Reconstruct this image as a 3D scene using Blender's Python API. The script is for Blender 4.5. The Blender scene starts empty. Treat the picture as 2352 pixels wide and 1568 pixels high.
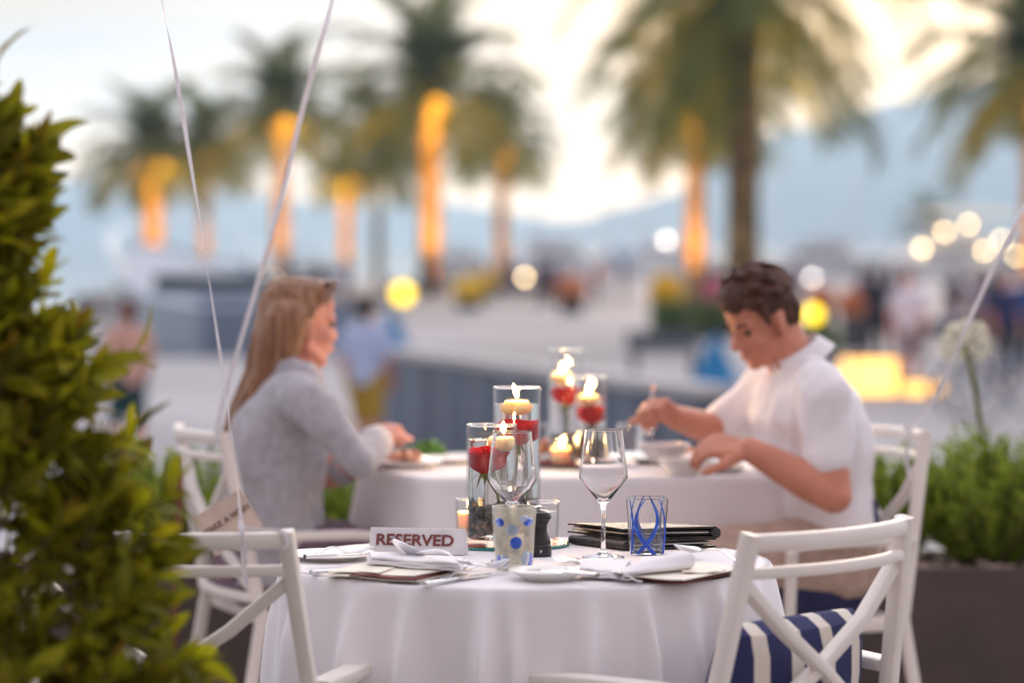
import bpy, bmesh, math, random
from mathutils import Vector, Matrix, noise
PI = math.pi
random.seed(7)
SC = bpy.context.scene
COL = SC.collection
V = Vector

# ------------------------------------------------------------------ camera
LENS, PITCH, CAMZ = 105.0, math.atan(219 / 6860.0), 1.27
FP = 2352 * LENS / 36.0
cam = bpy.data.cameras.new('camera')
cam.lens, cam.sensor_width = LENS, 36.0
cam.clip_start, cam.clip_end = 0.05, 20000
cam.dof.use_dof = True
cam.dof.focus_distance = 5.02
cam.dof.aperture_fstop = 2.35
camo = bpy.data.objects.new('camera', cam)
camo.location = (0, 0, CAMZ)
camo.rotation_euler = (PI / 2 - PITCH, 0, 0)
COL.objects.link(camo)
SC.camera = camo

# ------------------------------------------------------------------ sky
SUN_AZ, SUN_EL = math.radians(7), math.radians(7)          # azimuth from +Y towards +X
world = bpy.data.worlds.new('World')
SC.world = world
world.use_nodes = True
nt = world.node_tree
nt.nodes.clear()
def nd(tree, typ, **kw):
    n = tree.nodes.new(typ)
    for k, v in kw.items():
        setattr(n, k, v)
    return n
def ramp(tree, stops, fac=None, interp='LINEAR'):
    r = nd(tree, 'ShaderNodeValToRGB')
    r.color_ramp.interpolation = interp
    e = r.color_ramp.elements
    while len(e) > 1:
        e.remove(e[-1])
    e[0].position, e[0].color = stops[0][0], tuple(stops[0][1]) + (1,)
    for p, c in stops[1:]:
        x = e.new(p)
        x.color = tuple(c) + (1,)
    if fac is not None:
        tree.links.new(fac, r.inputs[0])
    return r
def mth(tree, op, a, b=None, clamp=False):
    m = nd(tree, 'ShaderNodeMath', operation=op, use_clamp=clamp)
    for i, x in enumerate((a, b)):
        if x is None: continue
        if isinstance(x, (int, float)): m.inputs[i].default_value = x
        else: tree.links.new(x, m.inputs[i])
    return m.outputs[0]
def mixc(tree, fac, a, b, mode='MIX'):
    m = nd(tree, 'ShaderNodeMix', data_type='RGBA', blend_type=mode)
    for s, x in ((0, fac), (6, a), (7, b)):
        if isinstance(x, (int, float)): m.inputs[s].default_value = x
        elif isinstance(x, (tuple, list)): m.inputs[s].default_value = tuple(x) + (1,)
        else: tree.links.new(x, m.inputs[s])
    return m.outputs[2]
tc = nd(nt, 'ShaderNodeTexCoord')
sep = nd(nt, 'ShaderNodeSeparateXYZ'); nt.links.new(tc.outputs['Generated'], sep.inputs[0])
zz = sep.outputs['Z']
sky = nd(nt, 'ShaderNodeTexSky', sky_type='NISHITA')
sky.sun_disc = False
sky.sun_elevation, sky.sun_rotation = SUN_EL, SUN_AZ
sky.air_density, sky.dust_density = 1.0, 2.5
# thin evening cloud over most of the sky: lavender overhead, cream to apricot towards the sunset
cl = ramp(nt, [(0.0, (.72, .58, .42)), (0.08, (.29, .24, .17)), (0.15, (.80, .73, .68)), (0.24, (.95, .89, .89)), (0.5, (.93, .875, .90)), (1.0, (.90, .855, .915))], mth(nt, 'MULTIPLY', zz, 1.0, True))
sd = nd(nt, 'ShaderNodeVectorMath', operation='DOT_PRODUCT')
nt.links.new(tc.outputs['Generated'], sd.inputs[0])
sd.inputs[1].default_value = (math.sin(SUN_AZ) * math.cos(.03), math.cos(SUN_AZ) * math.cos(.03), math.sin(.03))
dt = mth(nt, 'MAXIMUM', sd.outputs['Value'], 0.0)
hb = ramp(nt, [(0, (1, 1, 1)), (.04, (.64,)*3), (.07, (.15,)*3), (.10, (.09,)*3), (.2, (.05,)*3), (.4, (0, 0, 0))], mth(nt, 'MULTIPLY', zz, 1.0, True))
band = mth(nt, 'MULTIPLY', mth(nt, 'POWER', dt, 1.6), hb.outputs[0])
cl1 = mixc(nt, band, cl.outputs[0], (1.42, 1.0, .56))
mp = nd(nt, 'ShaderNodeMapping'); mp.inputs['Scale'].default_value = (3.0, 3.0, 42.0); mp.inputs['Rotation'].default_value = (0, math.radians(1.2), 0)
nt.links.new(tc.outputs['Generated'], mp.inputs[0])
nz = nd(nt, 'ShaderNodeTexNoise'); nz.inputs['Scale'].default_value = 1.5; nz.inputs['Detail'].default_value = 5
nt.links.new(mp.outputs[0], nz.inputs[0])
st = ramp(nt, [(.44, (0, 0, 0)), (.64, (1, 1, 1))], nz.outputs[0])
cl2 = mixc(nt, mth(nt, 'MULTIPLY', st.outputs[0], .5), cl1, (.30, .37, .50))
gl = mth(nt, 'POWER', dt, 110.0)
cl3 = mixc(nt, mth(nt, 'MULTIPLY', gl, .75), cl2, (2.5, 1.65, .78))
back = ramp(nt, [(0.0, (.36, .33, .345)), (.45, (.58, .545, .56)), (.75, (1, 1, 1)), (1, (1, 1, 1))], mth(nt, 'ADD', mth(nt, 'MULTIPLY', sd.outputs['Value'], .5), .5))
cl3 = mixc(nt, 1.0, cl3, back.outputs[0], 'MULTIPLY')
SKY_GAIN = 10.0
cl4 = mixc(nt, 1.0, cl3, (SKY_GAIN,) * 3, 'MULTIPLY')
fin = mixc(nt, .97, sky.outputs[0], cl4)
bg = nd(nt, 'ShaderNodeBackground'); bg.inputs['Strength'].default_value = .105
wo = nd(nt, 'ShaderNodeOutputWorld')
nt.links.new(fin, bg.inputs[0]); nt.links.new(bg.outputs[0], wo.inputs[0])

# ------------------------------------------------------------------ sun (last warm light through thin cloud)
sl = bpy.data.lights.new('sun', 'SUN')
sl.energy, sl.angle, sl.color = .55, math.radians(14), (1, .74, .52)
so = bpy.data.objects.new('sun', sl)
sdir = V((math.sin(SUN_AZ) * math.cos(SUN_EL), math.cos(SUN_AZ) * math.cos(SUN_EL), math.sin(SUN_EL)))
so.rotation_euler = (-sdir).to_track_quat('-Z', 'Y').to_euler()
so.location = (0, 20, 60)
COL.objects.link(so)

SC.view_settings.view_transform = 'Standard'
SC.view_settings.look = 'None'
SC.view_settings.exposure = 1.1
SC.view_settings.gamma = 1.0
SC.view_settings.use_curve_mapping = False
cy = SC.cycles
cy.use_denoising = True
cy.max_bounces, cy.transmission_bounces, cy.glossy_bounces, cy.diffuse_bounces = 14, 12, 5, 4
cy.transparent_max_bounces, cy.volume_bounces = 12, 3
cy.sample_clamp_indirect = 6.0
cy.blur_glossy = .4

# ------------------------------------------------------------------ picture pixel (2352 x 1568) -> point in the place
cp, sp_ = math.cos(PITCH), math.sin(PITCH)
def ray(u, v):
    a, b = (u - 1176) / FP, (784 - v) / FP
    return V((a, cp + b * sp_, -sp_ + b * cp))
def at(u, v, Y):
    d = ray(u, v)
    return V((0, 0, CAMZ)) + d * (Y / d.y)
def on(u, v, z):
    d = ray(u, v)
    return V((0, 0, CAMZ)) + d * ((z - CAMZ) / d.z)

# ------------------------------------------------------------------ mesh helpers
def rect_profile(w, h, r=None, n=2):
    r = min(w, h) * .28 if r is None else r
    pts = []
    for cx, cy_, a0 in ((w/2-r, h/2-r, 0), (-w/2+r, h/2-r, PI/2), (-w/2+r, -h/2+r, PI), (w/2-r, -h/2+r, 3*PI/2)):
        for i in range(n + 1):
            a = a0 + i * PI / 2 / n
            pts.append((cx + r * math.cos(a), cy_ + r * math.sin(a)))
    return pts
def circ(n, r=1.0, ry=None):
    ry = r if ry is None else ry
    return [(r * math.cos(2*PI*i/n), ry * math.sin(2*PI*i/n)) for i in range(n)]
class MB:
    def __init__(s): s.v, s.f = [], []
    def add(s, vs, fs):
        o = len(s.v); s.v += [tuple(x) for x in vs]; s.f += [tuple(i + o for i in f) for f in fs]; return s
    def sweep(s, pts, prof, up=(0, 0, 1), scales=None, caps=True, twist=None, closed=False):
        pts = [V(p) for p in pts]; n, m = len(pts), len(prof); vs, fs = [], []
        up = V(up)
        for i, p in enumerate(pts):
            t = (pts[(i+1) % n] - pts[i-1]) if closed else (pts[min(i+1, n-1)] - pts[max(i-1, 0)])
            t.normalize()
            sd_ = t.cross(up)
            if sd_.length < 1e-4: sd_ = t.cross(V((1, .01, 0)))
            sd_.normalize(); nn = sd_.cross(t)
            if twist:
                q = Matrix.Rotation(twist[i], 3, t); sd_ = q @ sd_; nn = q @ nn
            k = scales[i] if scales else 1
            kx, ky = k if isinstance(k, tuple) else (k, k)
            for a, b in prof: vs.append(p + sd_ * a * kx + nn * b * ky)
        for i in range(n if closed else n - 1):
            j = (i + 1) % n
            for q in range(m):
                fs.append((i*m+q, i*m+(q+1) % m, j*m+(q+1) % m, j*m+q))
        if caps and not closed:
            fs.append(tuple(range(m))[::-1]); fs.append(tuple((n-1)*m+q for q in range(m)))
        return s.add(vs, fs)
    def bar(s, pts, w, h, up=(0, 0, 1), r=None): return s.sweep(pts, rect_profile(w, h, r), up)
    def tube(s, pts, r, n=8, scales=None, caps=True, closed=False): return s.sweep(pts, circ(n, r), (0.03, .02, 1), scales, caps, None, closed)
    def lathe(s, prof, n=48, c=(0, 0, 0)):
        vs, fs, idx = [], [], []
        for r, z in prof:
            if r < 1e-6: idx.append([len(vs)] * n); vs.append((c[0], c[1], c[2] + z))
            else:
                idx.append(list(range(len(vs), len(vs) + n)))
                for i in range(n):
                    a = 2*PI*i/n; vs.append((c[0] + r*math.cos(a), c[1] + r*math.sin(a), c[2] + z))
        for a, b in zip(idx[:-1], idx[1:]):
            for i in range(n):
                j = (i + 1) % n
                f = [a[i], a[j], b[j], b[i]]
                g = []
                for x in f:
                    if x not in g: g.append(x)
                if len(g) > 2: fs.append(tuple(g))
        return s.add(vs, fs)
    def box(s, c, d, rot=None, r=.004):
        m = rot or Matrix.Identity(3); c = V(c); x, y, z = [k/2 for k in d]; r = min(r, x*.9, y*.9, z*.9)
        vs, fs = [], []
        prof = rect_profile(d[0], d[1], r, 2)
        inn = rect_profile(d[0]-2*r*.7, d[1]-2*r*.7, r*.3+1e-5, 2)
        n = len(prof)
        for pr, h in ((inn, -z), (prof, -z + r*.7), (prof, z - r*.7), (inn, z)):
            for a, b in pr: vs.append(c + m @ V((a, b, h)))
        for k in range(3):
            for q in range(n): fs.append((k*n+q, k*n+(q+1) % n, (k+1)*n+(q+1) % n, (k+1)*n+q))
        fs.append(tuple(range(n))[::-1]); fs.append(tuple(3*n+q for q in range(n)))
        return s.add(vs, fs)
    def ell(s, c, r, rot=None, nu=14, nv=9):
        m = rot or Matrix.Identity(3); c = V(c); vs, fs = [], []
        for j in range(1, nv):
            p = PI*j/nv
            for i in range(nu):
                a = 2*PI*i/nu
                vs.append(c + m @ V((r[0]*math.sin(p)*math.cos(a), r[1]*math.sin(p)*math.sin(a), r[2]*math.cos(p))))
        t = len(vs); vs += [c + m @ V((0, 0, r[2])), c + m @ V((0, 0, -r[2]))]
        for j in range(nv-2):
            for i in range(nu):
                fs.append((j*nu+i, (j+1)*nu+i, (j+1)*nu+(i+1) % nu, j*nu+(i+1) % nu))
        for i in range(nu):
            fs.append((t, i, (i+1) % nu)); fs.append((t+1, (nv-2)*nu+(i+1) % nu, (nv-2)*nu+i))
        return s.add(vs, fs)
    def cap(s, p0, p1, r0, r1, n=12):
        p0, p1 = V(p0), V(p1); t = (p1 - p0).normalized()
        pts, sc = [], []
        for k in range(4): a = PI/2*k/4; pts.append(p0 - t*r0*math.cos(a)); sc.append(max(.02, math.sin(a))*r0)
        pts += [p0, p1]; sc += [r0, r1]
        for k in range(3, -1, -1): a = PI/2*k/4; pts.append(p1 + t*r1*math.cos(a)); sc.append(max(.02, math.sin(a))*r1)
        return s.sweep(pts, circ(n), (0.03, .02, 1), sc)
    def chain(s, pts, rs):
        for i in range(len(pts)-1): s.cap(pts[i], pts[i+1], rs[i], rs[i+1])
        return s
    def loft(s, rings, n=28, p=2.3):
        vs, fs = [], []
        for c, rx, ry in rings:
            for i in range(n):
                a = 2*PI*i/n; ca, sa = math.cos(a), math.sin(a)
                vs.append((c[0] + rx*abs(ca)**(2/p)*math.copysign(1, ca), c[1] + ry*abs(sa)**(2/p)*math.copysign(1, sa), c[2]))
        k = len(rings)
        for j in range(k-1):
            for i in range(n): fs.append((j*n+i, j*n+(i+1) % n, (j+1)*n+(i+1) % n, (j+1)*n+i))
        fs.append(tuple(range(n))[::-1]); fs.append(tuple((k-1)*n+i for i in range(n)))
        return s.add(vs, fs)
    def grid(s, fn, nu, nv, thick=0):
        vs, fs = [], []
        for j in range(nv+1):
            for i in range(nu+1): vs.append(V(fn(i/nu, j/nv)))
        w = nu+1
        for j in range(nv):
            for i in range(nu): fs.append((j*w+i, j*w+i+1, (j+1)*w+i+1, (j+1)*w+i))
        if thick:
            n0 = len(vs); nr = []
            for j in range(nv+1):
                for i in range(nu+1):
                    a = vs[j*w+min(i+1, nu)] - vs[j*w+max(i-1, 0)]; b = vs[min(j+1, nv)*w+i] - vs[max(j-1, 0)*w+i]
                    q = a.cross(b); nr.append(q.normalized() if q.length > 1e-12 else V((0, 0, 1)))
            vs += [vs[k] - nr[k]*thick for k in range(n0)]
            fs += [tuple(k+n0 for k in f)[::-1] for f in fs[:]]
            rim = [i for i in range(w)] + [j*w+nu for j in range(1, nv+1)] + [nv*w+i for i in range(nu-1, -1, -1)] + [j*w for j in range(nv-1, 0, -1)]
            for a, b in zip(rim, rim[1:]+rim[:1]): fs.append((b, a, a+n0, b+n0))
        return s.add(vs, fs)
    def ico(s, c, r, seed=0, sub=1, sq=(1, 1, 1), amp=.2):
        bm = bmesh.new(); bmesh.ops.create_icosphere(bm, subdivisions=sub, radius=1)
        rnd = V((seed*1.7, seed*2.3, seed*.7)); rot = Matrix.Rotation(seed*2.1, 3, V((.3, .5, .8)).normalized())
        vs = []
        for q in bm.verts:
            k = 1 + amp*noise.noise(q.co*1.3 + rnd)
            vs.append(V(c) + rot @ V((q.co.x*sq[0], q.co.y*sq[1], q.co.z*sq[2]))*r*k)
        fs = [tuple(x.index for x in f.verts) for f in bm.faces]; bm.free()
        return s.add(vs, fs)
    def mesh(s, name, smooth=True, ang=38):
        me = bpy.data.meshes.new(name); me.from_pydata(s.v, [], s.f); me.update()
        if smooth:
            me.polygons.foreach_set('use_smooth', [True]*len(me.polygons))
            me.set_sharp_from_angle(angle=math.radians(ang))
        return me
def O(name, mb, m, parent=None, loc=None, rot=None, smooth=True, ang=38, label=None, cat=None, group=None, kind=None):
    me = mb if isinstance(mb, bpy.types.Mesh) else mb.mesh(name, smooth, ang)
    if m is not None and not me.materials: me.materials.append(m)
    o = bpy.data.objects.new(name, me); COL.objects.link(o)
    if parent: o.parent = parent
    if loc is not None: o.location = loc
    if rot is not None: o.rotation_euler = rot
    tag(o, label, cat, group, kind)
    return o
def tag(o, label=None, cat=None, group=None, kind=None):
    for k, x in (('label', label), ('category', cat), ('group', group), ('kind', kind)):
        if x: o[k] = x
    return o
def T(name, label, cat, loc=(0, 0, 0), rz=0, group=None):
    o = bpy.data.objects.new(name, None); COL.objects.link(o)
    o.empty_display_size = .05
    o.location = loc; o.rotation_euler = (0, 0, rz)
    return tag(o, label, cat, group)
def copy_thing(r, loc, rz, label, group=None):
    def cp_(o, par):
        c = o.copy(); COL.objects.link(c)
        if par: c.parent = par
        for ch in [x for x in o.children]: cp_(ch, c)
        return c
    c = cp_(r, None); c.location = loc; c.rotation_euler = (0, 0, rz); c['label'] = label
    if group: c['group'] = group
    return c
def fuse(mb, voxel, it=6, wr=None):
    """many overlapping volumes -> one continuous skin"""
    me = mb.mesh('body', False); o = bpy.data.objects.new('tmp', me); COL.objects.link(o)
    a = o.modifiers.new('r', 'REMESH'); a.mode = 'VOXEL'; a.voxel_size = voxel
    b = o.modifiers.new('s', 'SMOOTH'); b.factor = .5; b.iterations = it
    bpy.context.view_layer.update()
    dg = bpy.context.evaluated_depsgraph_get()
    out = bpy.data.meshes.new_from_object(o.evaluated_get(dg))
    bpy.data.objects.remove(o); bpy.data.meshes.remove(me)
    if wr:
        out.update()
        co = [(q.co.copy(), q.normal.copy()) for q in out.vertices]
        for q, (c, n) in zip(out.vertices, co): q.co = c + n*wr(c)
    out.polygons.foreach_set('use_smooth', [True]*len(out.polygons))
    out.materials.clear()
    return out

# ------------------------------------------------------------------ materials
def pm(name, col, rough=.6, var=0, vscale=8, bump=0, bscale=60, metal=0, trans=0, ior=1.45, sss=0, spec=.5, emit=None, es=0, alt=None, stretch=None, rand=None, translucent=0, sheen=0, coat=0):
    m = bpy.data.materials.new(name); m.use_nodes = True; t = m.node_tree
    p = t.nodes['Principled BSDF']; out = t.nodes['Material Output']
    p.inputs['Base Color'].default_value = tuple(col) + (1,)
    p.inputs['Roughness'].default_value = rough; p.inputs['Metallic'].default_value = metal
    p.inputs['Transmission Weight'].default_value = trans; p.inputs['IOR'].default_value = ior
    p.inputs['Specular IOR Level'].default_value = spec
    p.inputs['Sheen Weight'].default_value = sheen; p.inputs['Coat Weight'].default_value = coat
    if sss:
        p.inputs['Subsurface Weight'].default_value = sss; p.inputs['Subsurface Radius'].default_value = (.02, .012, .006); p.inputs['Subsurface Scale'].default_value = 1
    if emit: p.inputs['Emission Color'].default_value = tuple(emit) + (1,); p.inputs['Emission Strength'].default_value = es
    co = nd(t, 'ShaderNodeTexCoord').outputs['Object']
    if stretch:
        q = nd(t, 'ShaderNodeMapping'); q.inputs['Scale'].default_value = stretch; t.links.new(co, q.inputs[0]); co = q.outputs[0]
    c = None
    if var or alt:
        z = nd(t, 'ShaderNodeTexNoise'); z.inputs['Scale'].default_value = vscale; z.inputs['Detail'].default_value = 6
        t.links.new(co, z.inputs[0])
        lo = [x*(1-var) for x in col]; hi = alt or [min(1, x*(1+var)) for x in col]
        c = ramp(t, [(.34, lo), (.66, hi)], z.outputs[0]).outputs[0]
    if rand:      # a shade of its own for every object / loose piece
        if rand[0] == 'object': f = nd(t, 'ShaderNodeObjectInfo').outputs['Random']
        else: f = nd(t, 'ShaderNodeNewGeometry').outputs['Random Per Island']
        k = ramp(t, rand[1], f).outputs[0]
        c = k if c is None else mixc(t, .5, c, k)
    if c is not None: t.links.new(c, p.inputs['Base Color'])
    if bump:
        z2 = nd(t, 'ShaderNodeTexNoise'); z2.inputs['Scale'].default_value = bscale; z2.inputs['Detail'].default_value = 4
        t.links.new(co, z2.inputs[0])
        b = nd(t, 'ShaderNodeBump'); b.inputs['Strength'].default_value = bump; b.inputs['Distance'].default_value = .01
        t.links.new(z2.outputs[0], b.inputs['Height']); t.links.new(b.outputs[0], p.inputs['Normal'])
    if translucent:
        tr = nd(t, 'ShaderNodeBsdfTranslucent'); mx = nd(t, 'ShaderNodeMixShader'); mx.inputs[0].default_value = translucent
        if c is not None: t.links.new(c, tr.inputs[0])
        else: tr.inputs[0].default_value = tuple(col) + (1,)
        t.links.new(p.outputs[0], mx.inputs[1]); t.links.new(tr.outputs[0], mx.inputs[2]); t.links.new(mx.outputs[0], out.inputs[0])
    return m
M = {}
M['linen'] = pm('white_linen', (.82, .79, .80), .85, .03, 6, .08, 500, sheen=.2)
M['napkin'] = pm('white_napkin', (.80, .78, .80), .85, .03, 20, .1, 400, sheen=.2)
M['chair'] = pm('white_painted_metal', (.79, .73, .67), .42, .05, 7, .05, 90)
M['glass'] = pm('clear_glass', (1, 1, 1), 0.0, trans=1, ior=1.46)
M['water'] = pm('still_water', (1, 1, 1), 0.0, trans=1, ior=1.33)
M['wax'] = pm('cream_wax', (.86, .72, .42), .45, .04, 30, sss=.6)
M['wick'] = pm('charred_wick', (.02, .015, .01), .9, .3, 100)
M['flame'] = pm('candle_flame', (1, .6, .2), .5, emit=(1, .66, .27), es=26)
M['petal'] = pm('red_petal', (.95, .016, .035), .4, .08, 60, .05, 90, translucent=.5, rand=('object', [(0, (.55, .004, .012)), (1, (.98, .05, .05))]))
M['stem'] = pm('rose_stem', (.16, .17, .03), .5, .3, 60)
M['pebble'] = pm('river_pebble', (.1, .09, .08), .5, .3, 60, .2, 120, rand=('island', [(0, (.03, .028, .03)), (.5, (.07, .06, .055)), (.72, (.16, .09, .05)), (.86, (.42, .20, .07)), (1, (.5, .36, .22))]))
M['steel'] = pm('polished_steel', (.78, .78, .80), .09, .06, 30, metal=1)
M['china'] = pm('white_china', (.84, .82, .78), .12, .02, 10, coat=.4)
M['black'] = pm('black_satin', (.016, .014, .016), .3, .4, 25)
M['leather'] = pm('black_leather', (.022, .017, .016), .38, .4, 40, .3, 250)
M['paper'] = pm('cream_paper', (.85, .79, .68), .8, .08, 25, .1, 120)
M['burgundy'] = pm('burgundy_paper', (.16, .012, .012), .7, .2, 30)
M['signwhite'] = pm('white_painted_wood', (.72, .69, .70), .5, .08, 30, .12, 120, alt=(.78, .75, .75))
M['signred'] = pm('brown_red_paint', (.19, .048, .042), .6, .12, 90)
M['mirror_red'] = pm('red_mirror', (.62, .02, .03), .06, .1, 20, metal=.6, coat=.5)
M['mirror_edge'] = pm('green_glass_edge', (.02, .30, .26), .1, .1, 30, trans=.3)
M['blueglass'] = pm('blue_glass', (.015, .09, .62), .08, .25, 60, trans=.25, ior=1.46)
M['ivory'] = pm('ivory_glass', (.86, .82, .66), .16, .12, 40, trans=.72, ior=1.35, alt=(.95, .93, .86))
M['paleblue'] = pm('grey_blue_glass', (.42, .52, .68), .2, .2, 50, trans=.4)
M['tagpaper'] = pm('kraft_card', (.66, .53, .45), .85, .08, 40, .15, 200)
M['tagink'] = pm('brown_ink', (.16, .075, .06), .8, .1, 60)
M['ribbon'] = pm('white_ribbon', (.84, .82, .84), .35, .04, 40, translucent=.45)
M['skin'] = pm('skin', (.58, .235, .15), .5, .1, 18, .06, 300, sss=.12)
M['skin_f'] = pm('fair_skin', (.65, .29, .21), .5, .1, 18, .06, 300, sss=.12)
M['hair_m'] = pm('dark_brown_hair', (.070, .025, .013), .65, .5, 40, .5, 130, stretch=(.35, 1, 1))
M['hair_f'] = pm('light_brown_hair', (.22, .082, .038), .42, .3, 70, .4, 160, stretch=(1, 1, .06), alt=(.36, .19, .10))
M['shirt'] = pm('white_shirt_cotton', (.82, .78, .80), .85, .03, 12, .1, 400, sheen=.2)
M['knit'] = pm('grey_knit', (.46, .45, .49), .95, .12, 45, .5, 420, sheen=.4)
M['cuff'] = pm('pale_cuff', (.68, .62, .60), .9, .1, 60, .3, 300)
M['jeans'] = pm('mauve_trousers', (.17, .11, .14), .9, .15, 40, .2, 300)
M['shorts'] = pm('beige_shorts', (.48, .34, .27), .9, .1, 40, .2, 300)
M['navy'] = pm('navy_cushion', (.022, .024, .075), .9, .15, 40, .3, 400)
M['planter'] = pm('brown_planter', (.095, .070, .060), .55, .12, 6, .1, 70)
M['soil'] = pm('soil', (.05, .04, .03), .95, .4, 30, .4, 60)
M['stones'] = pm('pink_pebbles', (.4, .3, .26), .7, .2, 40, .2, 80, rand=('island', [(0, (.22, .17, .16)), (.5, (.36, .27, .24)), (1, (.55, .43, .38))]))
M['terrace'] = pm('terrace_stone', (.32, .29, .27), .8, .15, 3, .2, 30)
M['pave'] = pm('pale_paving', (.33, .325, .34), .75, .35, .09, .15, 3)
M['slate'] = pm('slate_blue_panel', (.075, .10, .155), .5, .3, .9, .05, 8, stretch=(3, 3, .3))
M['coping'] = pm('stone_coping', (.46, .45, .45), .7, .1, 2)
M['sea'] = pm('sea_water', (.06, .09, .12), .06, .2, .01, .10, .35, spec=.6)
M['rock'] = pm('limestone_slope', (.13, .155, .17), .95, .25, .004, alt=(.19, .21, .21))
M['trunk'] = pm('palm_trunk', (.25, .165, .065), .9, .65, 2.2, .8, 5)
M['frond'] = pm('palm_frond', (.085, .135, .024), .6, .3, 1.5, translucent=.3, alt=(.17, .19, .03))
M['dates'] = pm('date_clusters', (.35, .17, .03), .7, .4, 3)
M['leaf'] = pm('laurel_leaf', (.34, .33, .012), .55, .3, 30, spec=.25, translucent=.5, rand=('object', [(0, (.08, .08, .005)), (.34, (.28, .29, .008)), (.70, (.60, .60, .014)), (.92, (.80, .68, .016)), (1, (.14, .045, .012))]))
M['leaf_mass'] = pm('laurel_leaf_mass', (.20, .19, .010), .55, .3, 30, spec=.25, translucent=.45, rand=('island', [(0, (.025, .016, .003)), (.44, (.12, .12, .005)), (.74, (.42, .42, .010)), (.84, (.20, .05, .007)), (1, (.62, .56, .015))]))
M['twig'] = pm('brown_twig', (.07, .04, .025), .8, .3, 40)
M['shrub'] = pm('shrub_needles', (.26, .36, .03), .6, .3, 12, translucent=.5, rand=('island', [(0, (.10, .16, .012)), (.6, (.30, .40, .03)), (1, (.52, .56, .05))]))
M['flowerw'] = pm('white_petals', (.80, .78, .66), .6, .06, 40, translucent=.3)
M['yellowfl'] = pm('yellow_blossom', (.95, .66, .01), .6, .15, 9, translucent=.3)
M['orangefl'] = pm('orange_blossom', (.75, .30, .12), .6, .2, 9, translucent=.3)
M['hedge'] = pm('green_hedge', (.06, .13, .012), .6, .3, 4, translucent=.2, alt=(.12, .2, .02))
M['hullgrey'] = pm('grey_blue_hull', (.19, .24, .33), .35, .12, .5)
M['hulldark'] = pm('dark_hull', (.03, .07, .11), .35, .2, .7)
M['hullwhite'] = pm('white_gelcoat', (.78, .78, .78), .3, .04, .5)
M['creamcanvas'] = pm('cream_canvas', (.80, .74, .60), .8, .06, 1)
M['boatglass'] = pm('dark_boat_glass', (.03, .05, .07), .1, .3, 1)
M['lampwarm'] = pm('lit_lamp', (1, .9, .75), .5, emit=(1, .90, .84), es=8)
M['glow'] = pm('lit_panel', (1, .7, .3), .5, emit=(1, .50, .11), es=1.35)
M['globe_y'] = pm('lit_yellow_globe', (1, .7, .05), .5, emit=(1, .66, .015), es=1.7)
M['globe_t'] = pm('lit_tan_globe', (1, .8, .5), .5, emit=(1, .72, .36), es=9)
M['darkmetal'] = pm('dark_metal', (.05, .05, .055), .5, .2, 5)
M['teal'] = pm('blue_canvas', (.02, .22, .48), .8, .15, 2)
M['greybench'] = pm('slate_grey_bench', (.09, .11, .14), .6, .2, 2)
M['food'] = pm('pink_food', (.62, .20, .13), .45, .4, 60, .3, 90, alt=(.8, .5, .35))
M['salad'] = pm('green_salad', (.08, .20, .03), .5, .5, 40, .3, 90)
M['greydish'] = pm('grey_glazed_dish', (.55, .53, .56), .2, .05, 12)
M['eye'] = pm('eye', (.1, .06, .05), .2, .2, 60)
M['watchm'] = pm('dark_strap', (.03, .025, .025), .5, .3, 60)
M['sunglass'] = pm('brown_sunglasses', (.16, .06, .03), .3, .2, 40, coat=.5)
M['stake'] = pm('red_brown_stake', (.20, .07, .04), .8, .3, 30, .3, 60)
def thin_glass(name='thin_clear_glass', ior=1.46):
    m = bpy.data.materials.new(name); m.use_nodes = True; t = m.node_tree; t.nodes.clear()
    f = nd(t, 'ShaderNodeFresnel'); t.links.new(mth(t, 'SUBTRACT', ior, mth(t, 'MULTIPLY', nd(t, 'ShaderNodeNewGeometry').outputs['Backfacing'], ior - 1/ior)), f.inputs['IOR'])
    a = nd(t, 'ShaderNodeBsdfTransparent'); a.inputs[0].default_value = (.985, .99, .985, 1); b = nd(t, 'ShaderNodeBsdfGlossy'); b.inputs['Roughness'].default_value = 0
    x = nd(t, 'ShaderNodeMixShader'); t.links.new(f.outputs[0], x.inputs[0]); t.links.new(a.outputs[0], x.inputs[1]); t.links.new(b.outputs[0], x.inputs[2])
    t.links.new(x.outputs[0], nd(t, 'ShaderNodeOutputMaterial').inputs[0]); return m
M['thinglass'] = thin_glass(); M['watertop'] = thin_glass('water_surface', 1.33)
def stripe_mat():
    m = bpy.data.materials.new('navy_white_stripe'); m.use_nodes = True; t = m.node_tree; p = t.nodes['Principled BSDF']
    p.inputs['Roughness'].default_value = .9
    s = nd(t, 'ShaderNodeSeparateXYZ'); t.links.new(nd(t, 'ShaderNodeTexCoord').outputs['Object'], s.inputs[0])
    f = mth(t, 'FRACT', mth(t, 'ADD', mth(t, 'MULTIPLY', s.outputs['X'], 1/.078), 10.30))
    k = ramp(t, [(0, (.025, .028, .105)), (.60, (.025, .028, .105)), (.615, (.72, .66, .58)), (.985, (.72, .66, .58)), (1, (.025, .028, .105))], f)
    t.links.new(k.outputs[0], p.inputs['Base Color'])
    z = nd(t, 'ShaderNodeTexNoise'); z.inputs['Scale'].default_value = 500; b = nd(t, 'ShaderNodeBump'); b.inputs['Strength'].default_value = .2; b.inputs['Distance'].default_value = .004
    t.links.new(z.outputs[0], b.inputs['Height']); t.links.new(b.outputs[0], p.inputs['Normal'])
    return m
M['stripe'] = stripe_mat()
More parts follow.
